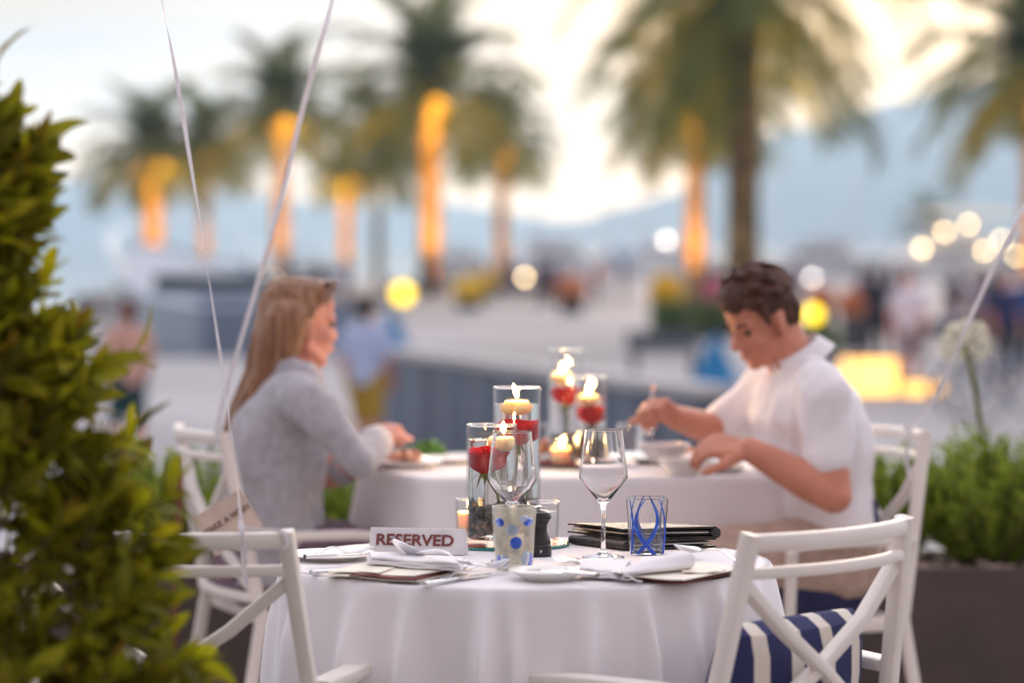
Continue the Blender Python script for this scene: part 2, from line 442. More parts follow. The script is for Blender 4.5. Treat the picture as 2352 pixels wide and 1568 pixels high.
# ------------------------------------------------------------------ the setting: water, hills, air, paving
def sheet(name, poly, z, m, thick=None):
    mb = MB(); n = len(poly)
    vs = [(x, y, z) for x, y in poly]; fs = [tuple(range(n))]
    if thick:
        vs += [(x, y, z - thick) for x, y in poly]
        fs += [(i, i + n, (i+1) % n + n, (i+1) % n) for i in range(n)]
    mb.add(vs, fs)
    return O(name, mb, m, kind='structure', smooth=False)
sheet('sea', [(-3650, -90), (3650, -90), (3650, 5280), (-3650, 5280)], -2.0, M['sea'])
sheet('promenade', [(-9, 8.6), (60, 8.6), (60, 139), (-3.0, 139), (-6.0, 92), (-5.2, 61), (-9, 60)], -1.0, M['pave'], 1.6)
sheet('pier', [(-20.6, 140), (60, 139.5), (60, 205), (-21.5, 190)], -1.0, M['pave'], 1.6)
sheet('terrace', [(-7, -6), (7, -6), (7, 8.5), (-7, 8.5)], 0.0, M['terrace'], 1.2)

def ridge(name, pts, Y, depth, seed):
    """a range with its own depth: pts are skyline points (u, v) of the photograph carried out to distance Y"""
    xs = [((u - 1176) / FP * Y, max(2, CAMZ + (565 - v) / FP * Y)) for u, v in pts]
    nx, ny = 150, 16; x0, x1 = xs[0][0], xs[-1][0]
    def prof(x):
        for (a, h), (b, k) in zip(xs, xs[1:]):
            if x <= b: t = (x - a) / (b - a); t = t*t*(3-2*t); return h + (k - h) * t
        return xs[-1][1]
    def fn(a, b):
        x = x0 + (x1 - x0) * a; y = Y + (b - .5) * 2 * depth
        s = max(0, 1 - abs(b - .5) * 2) ** .8
        h = prof(x) * s * (1 + .10 * noise.noise(V((x*.0042, y*.0035, seed))) * (1 if s < .97 else .35)) + 6 * noise.noise(V((x*.018, y*.012, seed + 4)))
        return (x, y, -3 + (h + 3) * (s > 0))
    return O(name, MB().grid(fn, nx, ny), M['rock'], kind='structure', ang=80)
ridge('mountain', [(1150, 560), (1300, 520), (1420, 480), (1550, 440), (1660, 372), (1760, 305), (1830, 290), (1900, 282), (1980, 255), (2050, 228), (2200, 190), (2352, 160), (2700, 165), (3000, 220), (3500, 420), (3800, 555)], 4000, 690, 1)
ridge('far_hills', [(-1500, 500), (-900, 430), (-300, 445), (0, 420), (150, 415), (290, 402), (450, 438), (600, 446), (800, 468), (1000, 466), (1300, 500), (1600, 510), (2200, 440), (3200, 470), (3900, 540)], 4900, 340, 2)

hz = MB().box((0, 2600, 127), (7400, 5400, 264), r=.01)
hm = bpy.data.materials.new('evening_haze'); hm.use_nodes = True
ht = hm.node_tree; ht.nodes.clear()
pv = nd(ht, 'ShaderNodeVolumePrincipled'); pv.inputs['Color'].default_value = (.59, .82, 1.0, 1)
pv.inputs['Density'].default_value = 2.7e-4; pv.inputs['Anisotropy'].default_value = .5; pv.inputs['Density Attribute'].default_value = ''; pv.inputs['Color Attribute'].default_value = ''
ht.links.new(pv.outputs[0], nd(ht, 'ShaderNodeOutputMaterial').inputs['Volume'])
O('haze', hz, hm, kind='stuff', smooth=False)

# ------------------------------------------------------------------ palms along the pier and the promenade
def frond_mesh(e0, droop, dead=0):
    mb = MB(); n = 12; pts = []; p = V((0, 0, 0)); a = math.radians(e0); L = 1.0
    for i in range(n + 1):
        pts.append(p.copy()); p = p + V((math.cos(a), 0, math.sin(a))) * L / n; a -= math.radians(droop) / n * (0.5 + 1.1 * i / n)
    mb.sweep(pts, circ(4, .012), (0, 0, 1), [1.3 - .95*i/n for i in range(n+1)])
    k = 32
    for i in range(2, k):
        f = i / k * n; j = min(int(f), n - 1); t = f - j; b = pts[j].lerp(pts[j+1], t); tg = (pts[j+1] - pts[j]).normalized(); nn = V((-tg.z, 0, tg.x))
        ln = .24 * math.sin(PI * (.12 + .84 * i / k)) ** .7 + .02
        for s in (-1, 1):
            d = (tg * .62 + V((0, s, 0)) * .8 + nn * random.uniform(.0, .35)).normalized()
            tip = b + d * ln + V((0, 0, -.05 - .03*random.random())); w = tg * .0118
            mid = b.lerp(tip, .55) + V((0, 0, .012))
            mb.add([b - w, b + w, mid + w*1.1, mid - w*1.1, tip], [(0, 1, 2, 3), (3, 2, 4)])
    return mb.mesh('frond', False)
FR = [frond_mesh(80, 60), frond_mesh(58, 85), frond_mesh(36, 95), frond_mesh(14, 90), frond_mesh(-12, 70), frond_mesh(-38, 40)]
for f in FR: f.materials.append(M['frond'])
def trunk_mesh(h, r):
    pr = [(0, 0)]; n = 34
    for i in range(n + 1):
        z = h * i / n; k = r * (1.12 - .16 * min(1, z / h * 3)) * (1 + .11 * (i % 2)) ; k *= 1 + .32 * max(0, (z / h - .86) / .14)
        pr.append((k, z))
    return MB().lathe(pr + [(0, h + .1)], 14)
def t_inv(t, p): return Matrix.Rotation(-t.rotation_euler[2], 3, 'Z') @ (V(p) - t.location)
def palm(u, Y, vc, L, r, label, lamp=(0, -1.6), power=9000, nf=58, hang=.0, lampz=None, spread=1.0, tint=(1, .46, .065)):
    b = at(u, 600, Y); zc = CAMZ + (565 - vc) / FP * Y; h = zc + 1.0
    t = T('palm_tree', label, 'palm tree', (b.x, Y, -1.0), random.uniform(0, 6), 'date palms along the waterfront')
    O('trunk', trunk_mesh(h, r), M['trunk'], t)
    ga = PI * (3 - math.sqrt(5))
    for i in range(nf):
        q = (i + .5) / nf; k = min(5, int(q ** .72 * (4.8 + hang)))
        o = O('frond', FR[k], None, t, (0, 0, h + .15 * (1 - q)), (0, 0, i * ga + random.uniform(-.2, .2)))
        s = L * random.uniform(.85, 1.1); o.scale = (s, s * spread, s)
    mb = MB()
    for i in range(9):
        a = i * 2.4; c = V((math.cos(a)*r*1.5, math.sin(a)*r*1.5, h - .25 - .28*(i % 3)))
        mb.ico(c, .16 + .05 * (i % 2), i, 1, (1, 1, 1.7))
    O('date_bunches', mb, M['dates'], t)
    if power:
        ld = bpy.data.lights.new('uplight', 'SPOT'); ld.energy = power * .24; ld.color = tint; ld.spot_size = math.radians(84); ld.spot_blend = 1.0; ld.shadow_soft_size = .15
        lo = bpy.data.objects.new('uplight', ld); COL.objects.link(lo)
        z0 = -.9 if lampz is None else lampz
        p0 = V((b.x + lamp[0]*1.3, Y + lamp[1]*1.5, z0)); lo.location = p0
        a0, a1 = t_inv(t, V((b.x, Y, h - 2.25))), t_inv(t, V((b.x + lamp[0]*.75, Y + lamp[1]*.75, h - 2.25)))
        O('fill_bracket', MB().tube([a0, a1], .03, 6).lathe([(0, -.04), (.10, -.04), (.14, .16), (0, .14)], 14, a1), M['darkmetal'], t)  # bracket and shade added as a body for the fill light
        O('ground_spotlight', MB().lathe([(0, 0), (.12, 0), (.14, .05), (.10, .07), (0, .06)], 14, t_inv(t, V((p0.x, p0.y, -1.0)))), M['darkmetal'], t)
        lp = bpy.data.lights.new('crown_fill', 'POINT'); lp.energy = power*.028; lp.color = (1, .50, .07); lp.shadow_soft_size = .3  # fill light added under the crown to brighten the frond bases
        lq = bpy.data.objects.new('crown_fill', lp); COL.objects.link(lq); lq.location = (b.x + lamp[0]*.75, Y + lamp[1]*.75, h - 1.85)
        lo.rotation_euler = (V((b.x, Y, zc - .3)) - p0).to_track_quat('-Z', 'Y').to_euler()
    return t
palm(350, 150, 362, 4.5, .52, 'palm with a thick orange-lit trunk, farthest left of the row', (.6, -1.8), 16000)
palm(470, 166, 345, 4.1, .27, 'thin palm whose crown touches the leftmost thick orange palm', (.4, -1.3), 7000, 50)
palm(645, 150, 262, 4.6, .40, 'tall orange-lit palm above the seated woman’s head', (.7, -1.8), 16000, 56)
palm(795, 168, 402, 2.7, .34, 'short palm with a pale pink-orange trunk between two taller palms', (-.3, -1.6), 11000, 46)
palm(868, 172, 360, 4.8, .28, 'palm with an unlit slim grey trunk and a wide low crown', (.2, 1.8), 5000, 50)
palm(988, 135, 216, 6.0, .48, 'big palm with a glowing orange trunk in the middle of the row', (.5, -1.9), 24000, 54)
palm(1152, 152, 335, 3.8, .34, 'palm with a pale trunk orange only at its top, right of the big palm', (.3, -1.2), 5000, 52)
palm(1597, 112, 235, 4.4, .36, 'slim orange-lit palm just left of the thick dark trunk', (-.3, -1.3), 11000, 54, .4)
palm(1706, 80, -50, 5.9, .45, 'nearest palm with a thick dark trunk rising behind the man’s head', (.5, 2.6), 11000, 42, 1.0, 2.0, 1.0, (1, .52, .10))
palm(2375, 92, 150, 4.6, .36, 'palm at the right edge with drooping fronds over the mountain', (-.2, -1.2), 9000, 52, .8)
palm(2140, 330, 515, 5.0, .5, 'small far palm above the cream boat canopy', (0, 0), 0, 30)

# ------------------------------------------------------------------ boats
def hull_mb(L, B, H, n=18, rise=.35):
    def fn(a, b):
        x = -L/2 + L * a; bw = B/2 * (1 - max(0, (a - .45) / .55) ** 2.4) * (.86 + .14 * min(1, a * 4)); sh = H * (1 + rise * a ** 2)
        t = abs(b - .5) * 2; s = 1 if b > .5 else -1
        y = s * bw * (min(1, t * 1.6) ** .6 if t < .62 else 1 - .0 * t); z = -.35 + (sh + .35) * max(0, (t - .18) / .82) ** 1.2
        return (x + .25 * L * .2 * (z / H) * (a > .5) * (a - .5) * 2, y, z)
    mb = MB().grid(fn, n, 20)
    w = 21; top = []
    for i in range(n + 1): top.append(i)
    vs, fs = [], []
    for i in range(n + 1):
        p, q = V(fn(i/n, 0)), V(fn(i/n, 1)); vs += [p - V((0, 0, .05)), q - V((0, 0, .05))]
    for i in range(n): fs.append((2*i, 2*i+2, 2*i+3, 2*i+1))
    mb.add(vs, fs); mb.add([fn(0, j/20) for j in range(21)], [tuple(range(21))])
    return mb
def yacht(label, loc, rz, L=12, hullm='hullwhite', canopy=None, mast=True, lamp=None, cabin=True, H=None, rise=.35, deck=False):
    t = T('motor_yacht', label, 'boat', loc, rz, 'boats in the marina')
    B, H = L * .28, H or L * .13
    O('hull', hull_mb(L, B, H, 18, rise), M[hullm], t)
    st = MB()
    for s in (-1, 1): st.bar([(-L*.48, s*B*.44, H*.22), (0, s*B*.51, H*.24), (L*.2, s*B*.46, H*.27)], .05, .1)
    O('boot_stripe', st, M['hulldark'], t)
    if not cabin:
        O('windscreen', MB().box((-L*.02, 0, H*1.22), (.08, B*.7, .5), Matrix.Rotation(-.7, 3, 'Y'), .02), M['boatglass'], t)
        O('deck_locker', MB().box((-L*.2, 0, H*1.05), (L*.16, B*.5, .4), r=.05), M[hullm], t)
        rl = MB(); rl.tube([(L*.05, B*.48, H*1.35), (L*.3, B*.42, H*(1.45 + rise*.5)), (L*.5, 0, H*(1.3 + rise)), (L*.3, -B*.42, H*(1.45 + rise*.5)), (L*.05, -B*.48, H*1.35)], .03, 5)
        O('guard_rail', rl, M['steel'], t); return t
    O('cabin', MB().loft([((-L*.04, 0, H*1.0), L*.28, B*.40), ((-L*.05, 0, H*1.45), L*.26, B*.38), ((-L*.07, 0, H*1.85), L*.20, B*.34)], 24, 4), M[hullm], t)
    for s in (-1, 1):
        for i in range(3): O('cabin_window', MB().box((-L*.19 + L*.12*i, s*B*.385, H*1.47), (L*.10, .05, H*.30), r=.02), M['boatglass'], t)
    O('windscreen', MB().box((L*.185, 0, H*1.5), (.06, B*.5, H*.4), Matrix.Rotation(-.6, 3, 'Y'), .02), M['boatglass'], t)
    O('flybridge', MB().loft([((-L*.09, 0, H*1.86), L*.16, B*.32), ((-L*.09, 0, H*2.3), L*.17, B*.33)], 20, 4), M[hullm], t)
    mb = MB()
    for s in (-1, 1): mb.tube([(-L*.2, s*B*.28, H*1.9), (-L*.17, s*B*.26, H*3.0), (-L*.15, 0, H*3.15)], .06, 6)
    O('radar_arch', mb, M['hullwhite'], t)
    if mast: O('mast', MB().tube([(-L*.15, 0, H*3.1), (-L*.16, 0, H*4.4)], .05, 6), M['hullwhite'], t)
    rl = MB(); rl.tube([(-L*.1, B*.46, H*1.5), (L*.3, B*.36, H*1.75), (L*.52, 0, H*1.9), (L*.3, -B*.36, H*1.75), (-L*.1, -B*.46, H*1.5)], .025, 5)
    for k in range(5):
        for s in (-1, 1): x = -L*.1 + L*.1*k; y = B*.46 - B*.1*k/4; rl.tube([(x, s*y, H), (x, s*y, H*1.5 + H*.06*k)], .02, 4)
    O('guard_rail', rl, M['steel'], t)
    if canopy: O('canopy', MB().grid(lambda a, b: (-L*.42 + L*.5*a, (b-.5)*B*.9, H*2.75 + .5*math.sin(PI*b) + .18*math.sin(PI*a)), 10, 10, .05), M[canopy], t)
    if deck:
        for x, y, z in ((-.30, .42, 1.9), (-.12, .40, 2.5), (.02, .44, 2.2), (-.38, .44, 1.3), (.14, .42, 1.6), (-.20, .45, 1.5)): O('deck_lamp', MB().ico((L*x, B*y, H*z), .17, 1, 2, amp=0), M['globe_t'], t)
    if lamp: O('cabin_lamp', MB().ico((-L*.02, B*.5, 3.85 if lamp > .18 else 0.55), lamp, 1, 2, amp=0), M['lampwarm'], t)
    return t
def wat(u, Y): p = at(u, 600, Y); return (p.x, Y, -2.0)
yacht('blue-grey open boat with a high bow moored at the left quay', (-7.4, 73, -2.0), math.atan2(14, -4.5), 14.6, 'hullgrey', None, False, cabin=False, H=1.95, rise=.75)
yacht('small white boat half hidden by the foreground bush', wat(232, 84), math.radians(100), 3.4, 'hullwhite', None, False)
yacht('white yacht between the slim palms left of the red roses', wat(1290, 262), math.radians(18), 13)
yacht('white yacht with a lit round lamp left of the slim orange palm', wat(1530, 300), math.radians(170), 15, lamp=.22)
yacht('white yacht directly right of the thick dark palm trunk', wat(1870, 255), math.radians(160), 13, lamp=.15)
yacht('large yacht with a cream canopy at right under the mountain', wat(2150, 222), math.radians(200), 15, canopy='creamcanvas', deck=True)
yacht('grey-white yacht farthest right behind the bicycles', wat(2330, 235), math.radians(190), 12, 'hullgrey')
def sailboat(u, Y, rz, L, label):
    t = T('sailing_boat', label, 'boat', wat(u, Y), rz, 'boats in the marina'); B, H = L*.27, L*.10
    O('hull', hull_mb(L, B, H), M['hullwhite'], t)
    O('cabin', MB().loft([((0, 0, H), L*.22, B*.3), ((-L*.02, 0, H*1.5), L*.18, B*.26)], 20, 4), M['hullwhite'], t)
    for s in (-1, 1): O('cabin_window', MB().box((0, s*B*.285, H*1.25), (L*.22, .05, H*.2), r=.02), M['boatglass'], t)
    O('mast', MB().tube([(L*.06, 0, H*1.3), (L*.05, 0, L*1.05)], .07, 8), M['hullwhite'], t)
    O('boom', MB().tube([(L*.05, 0, H*2.2), (-L*.36, 0, H*2.3)], .05, 8), M['hullwhite'], t)
    O('furled_sail', MB().sweep([(L*.03 - L*.39*i/8, 0, H*2.45) for i in range(9)], circ(10, .16), (0, 0, 1), [.7, 1, 1.1, 1.1, 1, 1, .9, .7, .4]), M['teal'], t)
    st = MB()
    for e in ((L*.5, 0, H*1.3), (-L*.48, 0, H), (L*.05, B*.48, H), (L*.05, -B*.48, H)): st.tube([(L*.05, 0, L*1.04), e], .02, 4)
    O('rigging', st, M['steel'], t)
for a in ((1220, 285, .3, 10, 'sailing boat with a bare mast left of the white yachts'), (1400, 300, 2.8, 11, 'sailing boat between two white yachts in the middle'), (1460, 262, .2, 9, 'smaller sailing boat beside the slim orange palm'), (1800, 300, 3.0, 11, 'sailing boat whose mast stands just right of the thick palm trunk'), (1960, 280, .4, 10, 'sailing boat left of the cream canopy'), (700, 320, .2, 10, 'sailing boat seen between the two left tall palms')): sailboat(*a)
yacht('small pale yacht behind the middle orange palm', wat(1075, 310), math.radians(10), 10)

# ------------------------------------------------------------------ low wall, lit boxes, benches, pots on the promenade
w0, w1 = V((-1.46, 34.9, -1)), V((1.72, 25.0, -1)); wd = (w1 - w0); wl = wd.length; wa = math.atan2(wd.y, wd.x)
lw = T('low_wall', 'long slate blue wall with pale coping behind the dinner table', 'wall', w0, wa)
npan = 9
for i in range(npan):
    O('panel', MB().box((wl*(i+.5)/npan, 0, .5), (wl/npan - .03, .22, 1.0), r=.015), M['slate'], lw)
for i in range(5):
    O('coping_stone', MB().box((wl*(i+.5)/5, 0, 1.05), (wl/5 - .012, .34, .10), r=.012), M['coping'], lw)
def lit_box(u, v0, w, h, Y, label):
    p = at(u, v0, Y); t = T('light_box', label, 'lantern', (p.x, Y, -1.0), .15, 'glowing boxes on the paving')
    e = .035
    fr = MB()
    for sx in (-1, 1):
        for sy in (-1, 1): fr.box((sx*w/2, sy*w/2, h/2), (e, e, h), r=.006)
    for z in (.02, h - .02):
        fr.box((0, -w/2, z), (w - e - .004, e, e), r=.006); fr.box((0, w/2, z), (w - e - .004, e, e), r=.006)
        fr.box((-w/2, 0, z), (e, w - e - .004, e), r=.006); fr.box((w/2, 0, z), (e, w - e - .004, e), r=.006)
    O('frame', fr, M['darkmetal'], t)
    for i in range(4):
        m_ = Matrix.Rotation(i*PI/2, 3, 'Z'); O('glass_pane', MB().box(m_ @ V((w/2 - .012, 0, h/2)), (.008, w - e*1.4, h - e*1.4), m_, .002), M['glow'], t)
lit_box(1996, 900, .70, .60, 45.5, 'largest glowing orange box on the paving behind the man')
lit_box(2098, 906, .34, .26, 45.0, 'middle-sized glowing box right of the largest one')
lit_box(2152, 906, .18, .20, 46.0, 'smallest and palest glowing box in the row')
def bench(u, Y, w, label):
    p = at(u, 700, Y); t = T('bench', label, 'bench', (p.x, Y, -1.0), .08)
    for i in range(5): O('slat', MB().box((0, -.2 + .1*i, .43), (w, .085, .04), r=.008), M['greybench'], t)
    for s in (-1, 1): O('leg', MB().box((s*w*.42, 0, .2), (.08, .46, .405), r=.01), M['darkmetal'], t)
    O('backrest', MB().box((0, .25, .62), (w, .04, .30), Matrix.Rotation(-.15, 3, 'X'), .008), M['greybench'], t)
bench(1525, 52, 1.25, 'dark slate bench on the paving left of the blue closed parasol')
bench(2230, 60, 2.4, 'dark bench among the people at the far right')
def folded_parasol(u, Y, h, r, label):
    p = at(u, 700, Y); t = T('folded_parasol', label, 'parasol', (p.x, Y, -1.0), 0, 'closed blue parasols')
    O('pole', MB().tube([(0, 0, 0), (0, 0, h + .06)], .02, 8), M['darkmetal'], t)
    O('base', MB().lathe([(0, 0), (.2, 0), (.2, .05), (.03, .07), (0, .07)], 20), M['darkmetal'], t)
    def fn(a, b):
        th = 2*PI*a; rr = r * (1 - b) ** .9 * (1 + .12 * math.cos(8*th)) + .025
        return (rr*math.cos(th), rr*math.sin(th), h*.12 + h*.88*b)
    O('canopy', MB().grid(fn, 48, 10), M['teal'], t)
folded_parasol(1642, 45.5, .92, .34, 'bright blue closed parasol left of the man’s face')
folded_parasol(899, 60, 1.0, .36, 'blue closed parasol beside the person in the pale blue shirt')
folded_parasol(613, 72, 1.1, .30, 'blue closed parasol touching the back of the woman’s hair')
def leaf_blob(mb, c, r, n, size, fl=.0):
    for i in range(n):
        d = V((random.gauss(0, 1), random.gauss(0, 1), random.gauss(0, 1))).normalized(); k = random.uniform(.45, 1) ** .5
        p = V(c) + V((d.x*r[0], d.y*r[1], d.z*r[2])) * k; a = V((random.uniform(-1, 1), random.uniform(-1, 1), random.uniform(-.3, 1))).normalized(); b = a.cross(d + V((.01, .02, .3))).normalized()
        s = size * random.uniform(.6, 1.3)
        mb.add([p - b*s*.4, p + a*s*.5, p + b*s*.4, p - a*s*.5], [(0, 1, 2, 3)])
def garden_lamp(u, v, Y, r, m, label):
    p = at(u, v, Y); t = T('garden_lamp', label, 'lamp', (p.x, Y, -1.0), 0, 'round lamps on the promenade'); zc = p.z + 1.0
    O('post', MB().lathe([(0, 0), (.12, 0), (.12, .03), (.035, .05), (.035, zc - r*.9), (.09, zc - r*.9), (.09, zc - r*.8), (0, zc - r*.8)], 14), M['darkmetal'], t)
    O('globe', MB().ell((0, 0, zc), (r, r, r), None, 20, 14), M[m], t)
def flower_pot(u, v, Y, r, m, label):
    p = at(u, v, Y); r *= 1.35; t = T('flower_pot', label, 'flower pot', (p.x, Y, -1.0), 0, 'potted flowers on the promenade')
    zc = p.z + 1.0; h = max(.25, zc - r*.6)
    O('pot', MB().lathe([(0, 0), (.26*r/.4, 0), (.36*r/.4, h), (.31*r/.4, h), (.29*r/.4, h - .06), (0, h - .06)], 24), M['darkmetal'], t)
    O('stalk', MB().tube([(0, 0, h - .08), (.01, 0, zc)], .03, 6), M['twig'], t)
    mb = MB(); leaf_blob(mb, (0, 0, zc), (r, r, r), 520, .17)
    O('blossom', mb, M[m], t, smooth=False, kind='stuff')
    mb = MB(); leaf_blob(mb, (0, 0, h + .12), (r*.8, r*.8, .2), 140, .16)
    O('foliage', mb, M['hedge'], t, smooth=False, kind='stuff')
garden_lamp(925, 674, 100, .33, 'globe_y', 'brightest round yellow lamp, above the blue parasol right of the woman')
garden_lamp(1868, 722, 60, .17, 'globe_y', 'small round yellow lamp right behind the man’s neck')
garden_lamp(625, 645, 120, .15, 'globe_t', 'dim tan round lamp beside the top of the woman’s hair')
garden_lamp(1205, 637, 120, .10, 'globe_t', 'dim round lamp beside the person in black in the middle')
flower_pot(1076, 668, 106, .46, 'yellowfl', 'potted yellow bloom just below the orange middle palm’s right side')
flower_pot(1124, 648, 124, .38, 'yellowfl', 'smaller amber bloom touching the yellow pot right of the middle palm')
flower_pot(1312, 665, 100, .42, 'orangefl', 'potted peach-orange bloom standing alone above the grey paving')
flower_pot(1530, 668, 86, .40, 'yellowfl', 'potted amber bloom above the green hedge left of the man')
flower_pot(1886, 690, 66, .24, 'orangefl', 'small orange bloom above the yellow lamp behind the man')
flower_pot(1962, 700, 64, .26, 'orangefl', 'pale orange bloom left of the person in white')
def hedge(u, Y, w, h, label):
    p = at(u, 700, Y); t = T('hedge', label, 'hedge', (p.x, Y, -1.0))
    mb = MB()
    for i in range(int(w*3.2)): leaf_blob(mb, (-w/2 + w*(i+.5)/int(w*3.2), random.uniform(-.15, .15), h*.55), (.32, .35, h*.5), 190, .15)
    O('foliage', mb, M['hedge'], t, smooth=False, kind='stuff')
    O('trough', MB().box((0, 0, .14), (w*.98, .5, .28), r=.02), M['darkmetal'], t)
hedge(1595, 72, 1.9, .95, 'bright green low hedge behind the man’s forehead')
hedge(1880, 58, .7, .8, 'small green shrub in a trough behind the man’s collar')
hedge(690, 120, 2.2, .8, 'pale olive hedge above the woman’s head')

# ------------------------------------------------------------------ people far off on the promenade
def far_person(u, Y, h, face, top, bottom, hair, label, skin='skin', legs_bare=True, sit=False):
    p = at(u, 700, Y); k = h / 1.75
    t = T('person', label, 'person', (p.x, Y, -1.0), face, 'people on the promenade')
    b = MB()
    dz = -.42 if sit else 0
    b.loft([((0, 0, (.92+dz)*k), .10*k, .16*k), ((0, 0, (1.15+dz)*k), .10*k, .15*k), ((0, 0, (1.38+dz)*k), .11*k, .19*k), ((0, 0, (1.48+dz)*k), .06*k, .10*k)], 16)
    b.cap((0, 0, (1.45+dz)*k), (.01, 0, (1.58+dz)*k), .055*k, .05*k); b.ell((.015*k, 0, (1.645+dz)*k), (.095*k, .078*k, .112*k)); b.ell((.105*k, 0, (1.63+dz)*k), (.02*k, .014*k, .02*k))
    for s in (-1, 1):
        b.chain([(0, s*.2*k, (1.42+dz)*k), (-.03*k, s*.25*k, (1.14+dz)*k), (.07*k, s*.24*k, (.90+dz)*k), (.09*k, s*.23*k, (.82+dz)*k)], [.052*k, .045*k, .032*k, .036*k])
        if sit: b.chain([(0, s*.1*k, .50*k), (.44*k, s*.11*k, .48*k), (.42*k, s*.1*k, .06*k), (.56*k, s*.1*k, .04*k)], [.085*k, .06*k, .04*k, .035*k])
        else: b.chain([(0, s*.1*k, .92*k), (.02*k + .06*s*k, s*.1*k, .5*k), (-.02*k + .1*s*k, s*.1*k, .07*k), (.11*k + .1*s*k, s*.11*k, .04*k)], [.088*k, .06*k, .042*k, .035*k])
    O('body', fuse(b, .022*k, 3), M[skin], t)
    c = MB()
    c.loft([((0, 0, (.88+dz)*k), .125*k, .185*k), ((0, 0, (1.15+dz)*k), .12*k, .175*k), ((0, 0, (1.38+dz)*k), .125*k, .21*k), ((0, 0, (1.50+dz)*k), .07*k, .11*k)], 18)
    for s in (-1, 1): c.cap((0, s*.2*k, (1.42+dz)*k), (-.03*k, s*.25*k, (1.2+dz)*k), .068*k, .062*k)
    O('top', fuse(c, .024*k, 3), top, t)
    c = MB()
    if sit:
        for s in (-1, 1): c.cap((0, s*.1*k, .50*k), (.36*k, s*.11*k, .485*k), .105*k, .085*k)
    else:
        zl = .10 if not legs_bare else .5
        for s in (-1, 1): c.chain([(0, s*.1*k, .95*k), (.02*k + .055*s*k, s*.1*k, .55*k)] + ([(-.02*k + .1*s*k, s*.1*k, .1*k)] if not legs_bare else []), [.115*k, .09*k, .06*k])
    O('legwear', fuse(c, .024*k, 3), bottom, t)
    c = MB(); c.ell((-.015*k, 0, (1.68+dz)*k), (.105*k, .09*k, .10*k)); c.ell((-.06*k, 0, (1.62+dz)*k), (.06*k, .085*k, .09*k))
    O('hair', c, hair, t)
    return t
def cm(name, c): return pm(name, c, .9, .1, 6)
blk = cm('black_hair', (.02, .015, .014)); redh = cm('auburn_hair', (.16, .05, .025))
c_pale = cm('pale_blue_cloth', (.48, .58, .82)); c_ylw = cm('mustard_cloth', (.42, .26, .03)); c_peach = cm('peach_cloth', (.62, .36, .28)); c_dteal = cm('dark_teal_cloth', (.01, .05, .06))
c_wht = cm('white_cloth', (.66, .68, .82)); c_mauve = cm('grey_mauve_cloth', (.24, .20, .26)); c_dark = cm('charcoal_cloth', (.025, .025, .035)); c_navy = cm('navy_cloth', (.03, .035, .12)); c_blue = cm('royal_blue_cloth', (.03, .10, .32)); c_pink = cm('pink_cloth', (.55, .13, .20))
far_person(842, 30, 1.75, 1.2, c_pale, c_ylw, blk, 'person in a pale blue shirt and mustard shorts standing right of the woman')
far_person(292, 30, 1.72, 2.2, c_peach, c_dteal, redh, 'red-haired person in a peach top standing behind the foreground bush')
far_person(2085, 47, 1.86, -1.9, c_wht, c_mauve, redh, 'person in a white shirt and grey shorts walking behind the glowing boxes')
far_person(2012, 58, 1.85, 1.8, c_dark, c_dark, blk, 'person in black walking just left of the one in white', legs_bare=False)
far_person(2312, 47, 1.86, -1.2, c_navy, c_dark, redh, 'person in navy beside the bicycle', legs_bare=False)
far_person(2350, 54, 1.8, -1.8, c_blue, c_dark, blk, 'person in royal blue cut off by the right edge', legs_bare=False)
far_person(2190, 66, 1.75, 2.2, c_dark, c_mauve, blk, 'person in charcoal standing between the white shirt and the navy one')
far_person(1638, 74, 1.75, 1.2, c_pink, c_dark, redh, 'person in pink standing in front of the slim orange palm', legs_bare=False)
far_person(1238, 108, 1.75, -.8, c_dark, c_dark, blk, 'person in black left of the peach-orange bloom', legs_bare=False)
far_person(1178, 118, 1.8, 1.6, c_blue, c_navy, blk, 'person in blue between the middle palm and the black-clad one', legs_bare=False)
far_person(790, 104, 1.75, .6, c_pale, c_mauve, redh, 'person in lilac behind the woman’s forehead')
far_person(985, 132, 1.8, 1.2, c_dark, c_dark, blk, 'person in black at the foot of the middle orange palm', legs_bare=False)
far_person(660, 118, 1.75, -1, c_dark, c_mauve, blk, 'person in black above the crown of the woman’s head', legs_bare=False)

for i, (u, Y, h, f, c1, c2, hr, lb) in enumerate((
    (1985, 70, 1.78, .5, c_navy, c_dark, blk, 'person in navy farthest left in the crowd right of the man'),
    (2048, 80, 1.7, 2.5, c_dark, c_navy, redh, 'person in black partly behind the white-shirted one'),
    (2240, 56, 1.82, -.6, c_mauve, c_dark, blk, 'person in grey-mauve left of the one in navy'),
    (2275, 72, 1.7, 1.0, c_dark, c_dark, blk, 'person in black farther back between the bicycles'),
    (1825, 90, 1.75, 1.5, c_mauve, c_dark, redh, 'person in grey just right of the thick palm trunk'),
    (1430, 120, 1.75, .2, c_navy, c_dark, blk, 'person in navy beyond the bench left of the hedge'),
    (1375, 112, 1.72, 2.2, c_peach, c_navy, redh, 'person in peach right of the orange bloom'),
    (1268, 116, 1.76, 1.2, c_navy, c_dark, blk, 'person in navy beside the black-clad one near the orange bloom'),
    (735, 128, 1.75, 1.4, c_dark, c_mauve, blk, 'person in black far behind the woman’s forehead'),
    (570, 130, 1.75, .4, c_navy, c_dark, blk, 'person in navy at the foot of the second tall palm'),
    (1110, 134, 1.78, .4, c_navy, c_dark, blk, 'person in navy between two yellow blooms'))):
    far_person(u, Y, h, f, c1, c2, hr, lb, legs_bare=False)
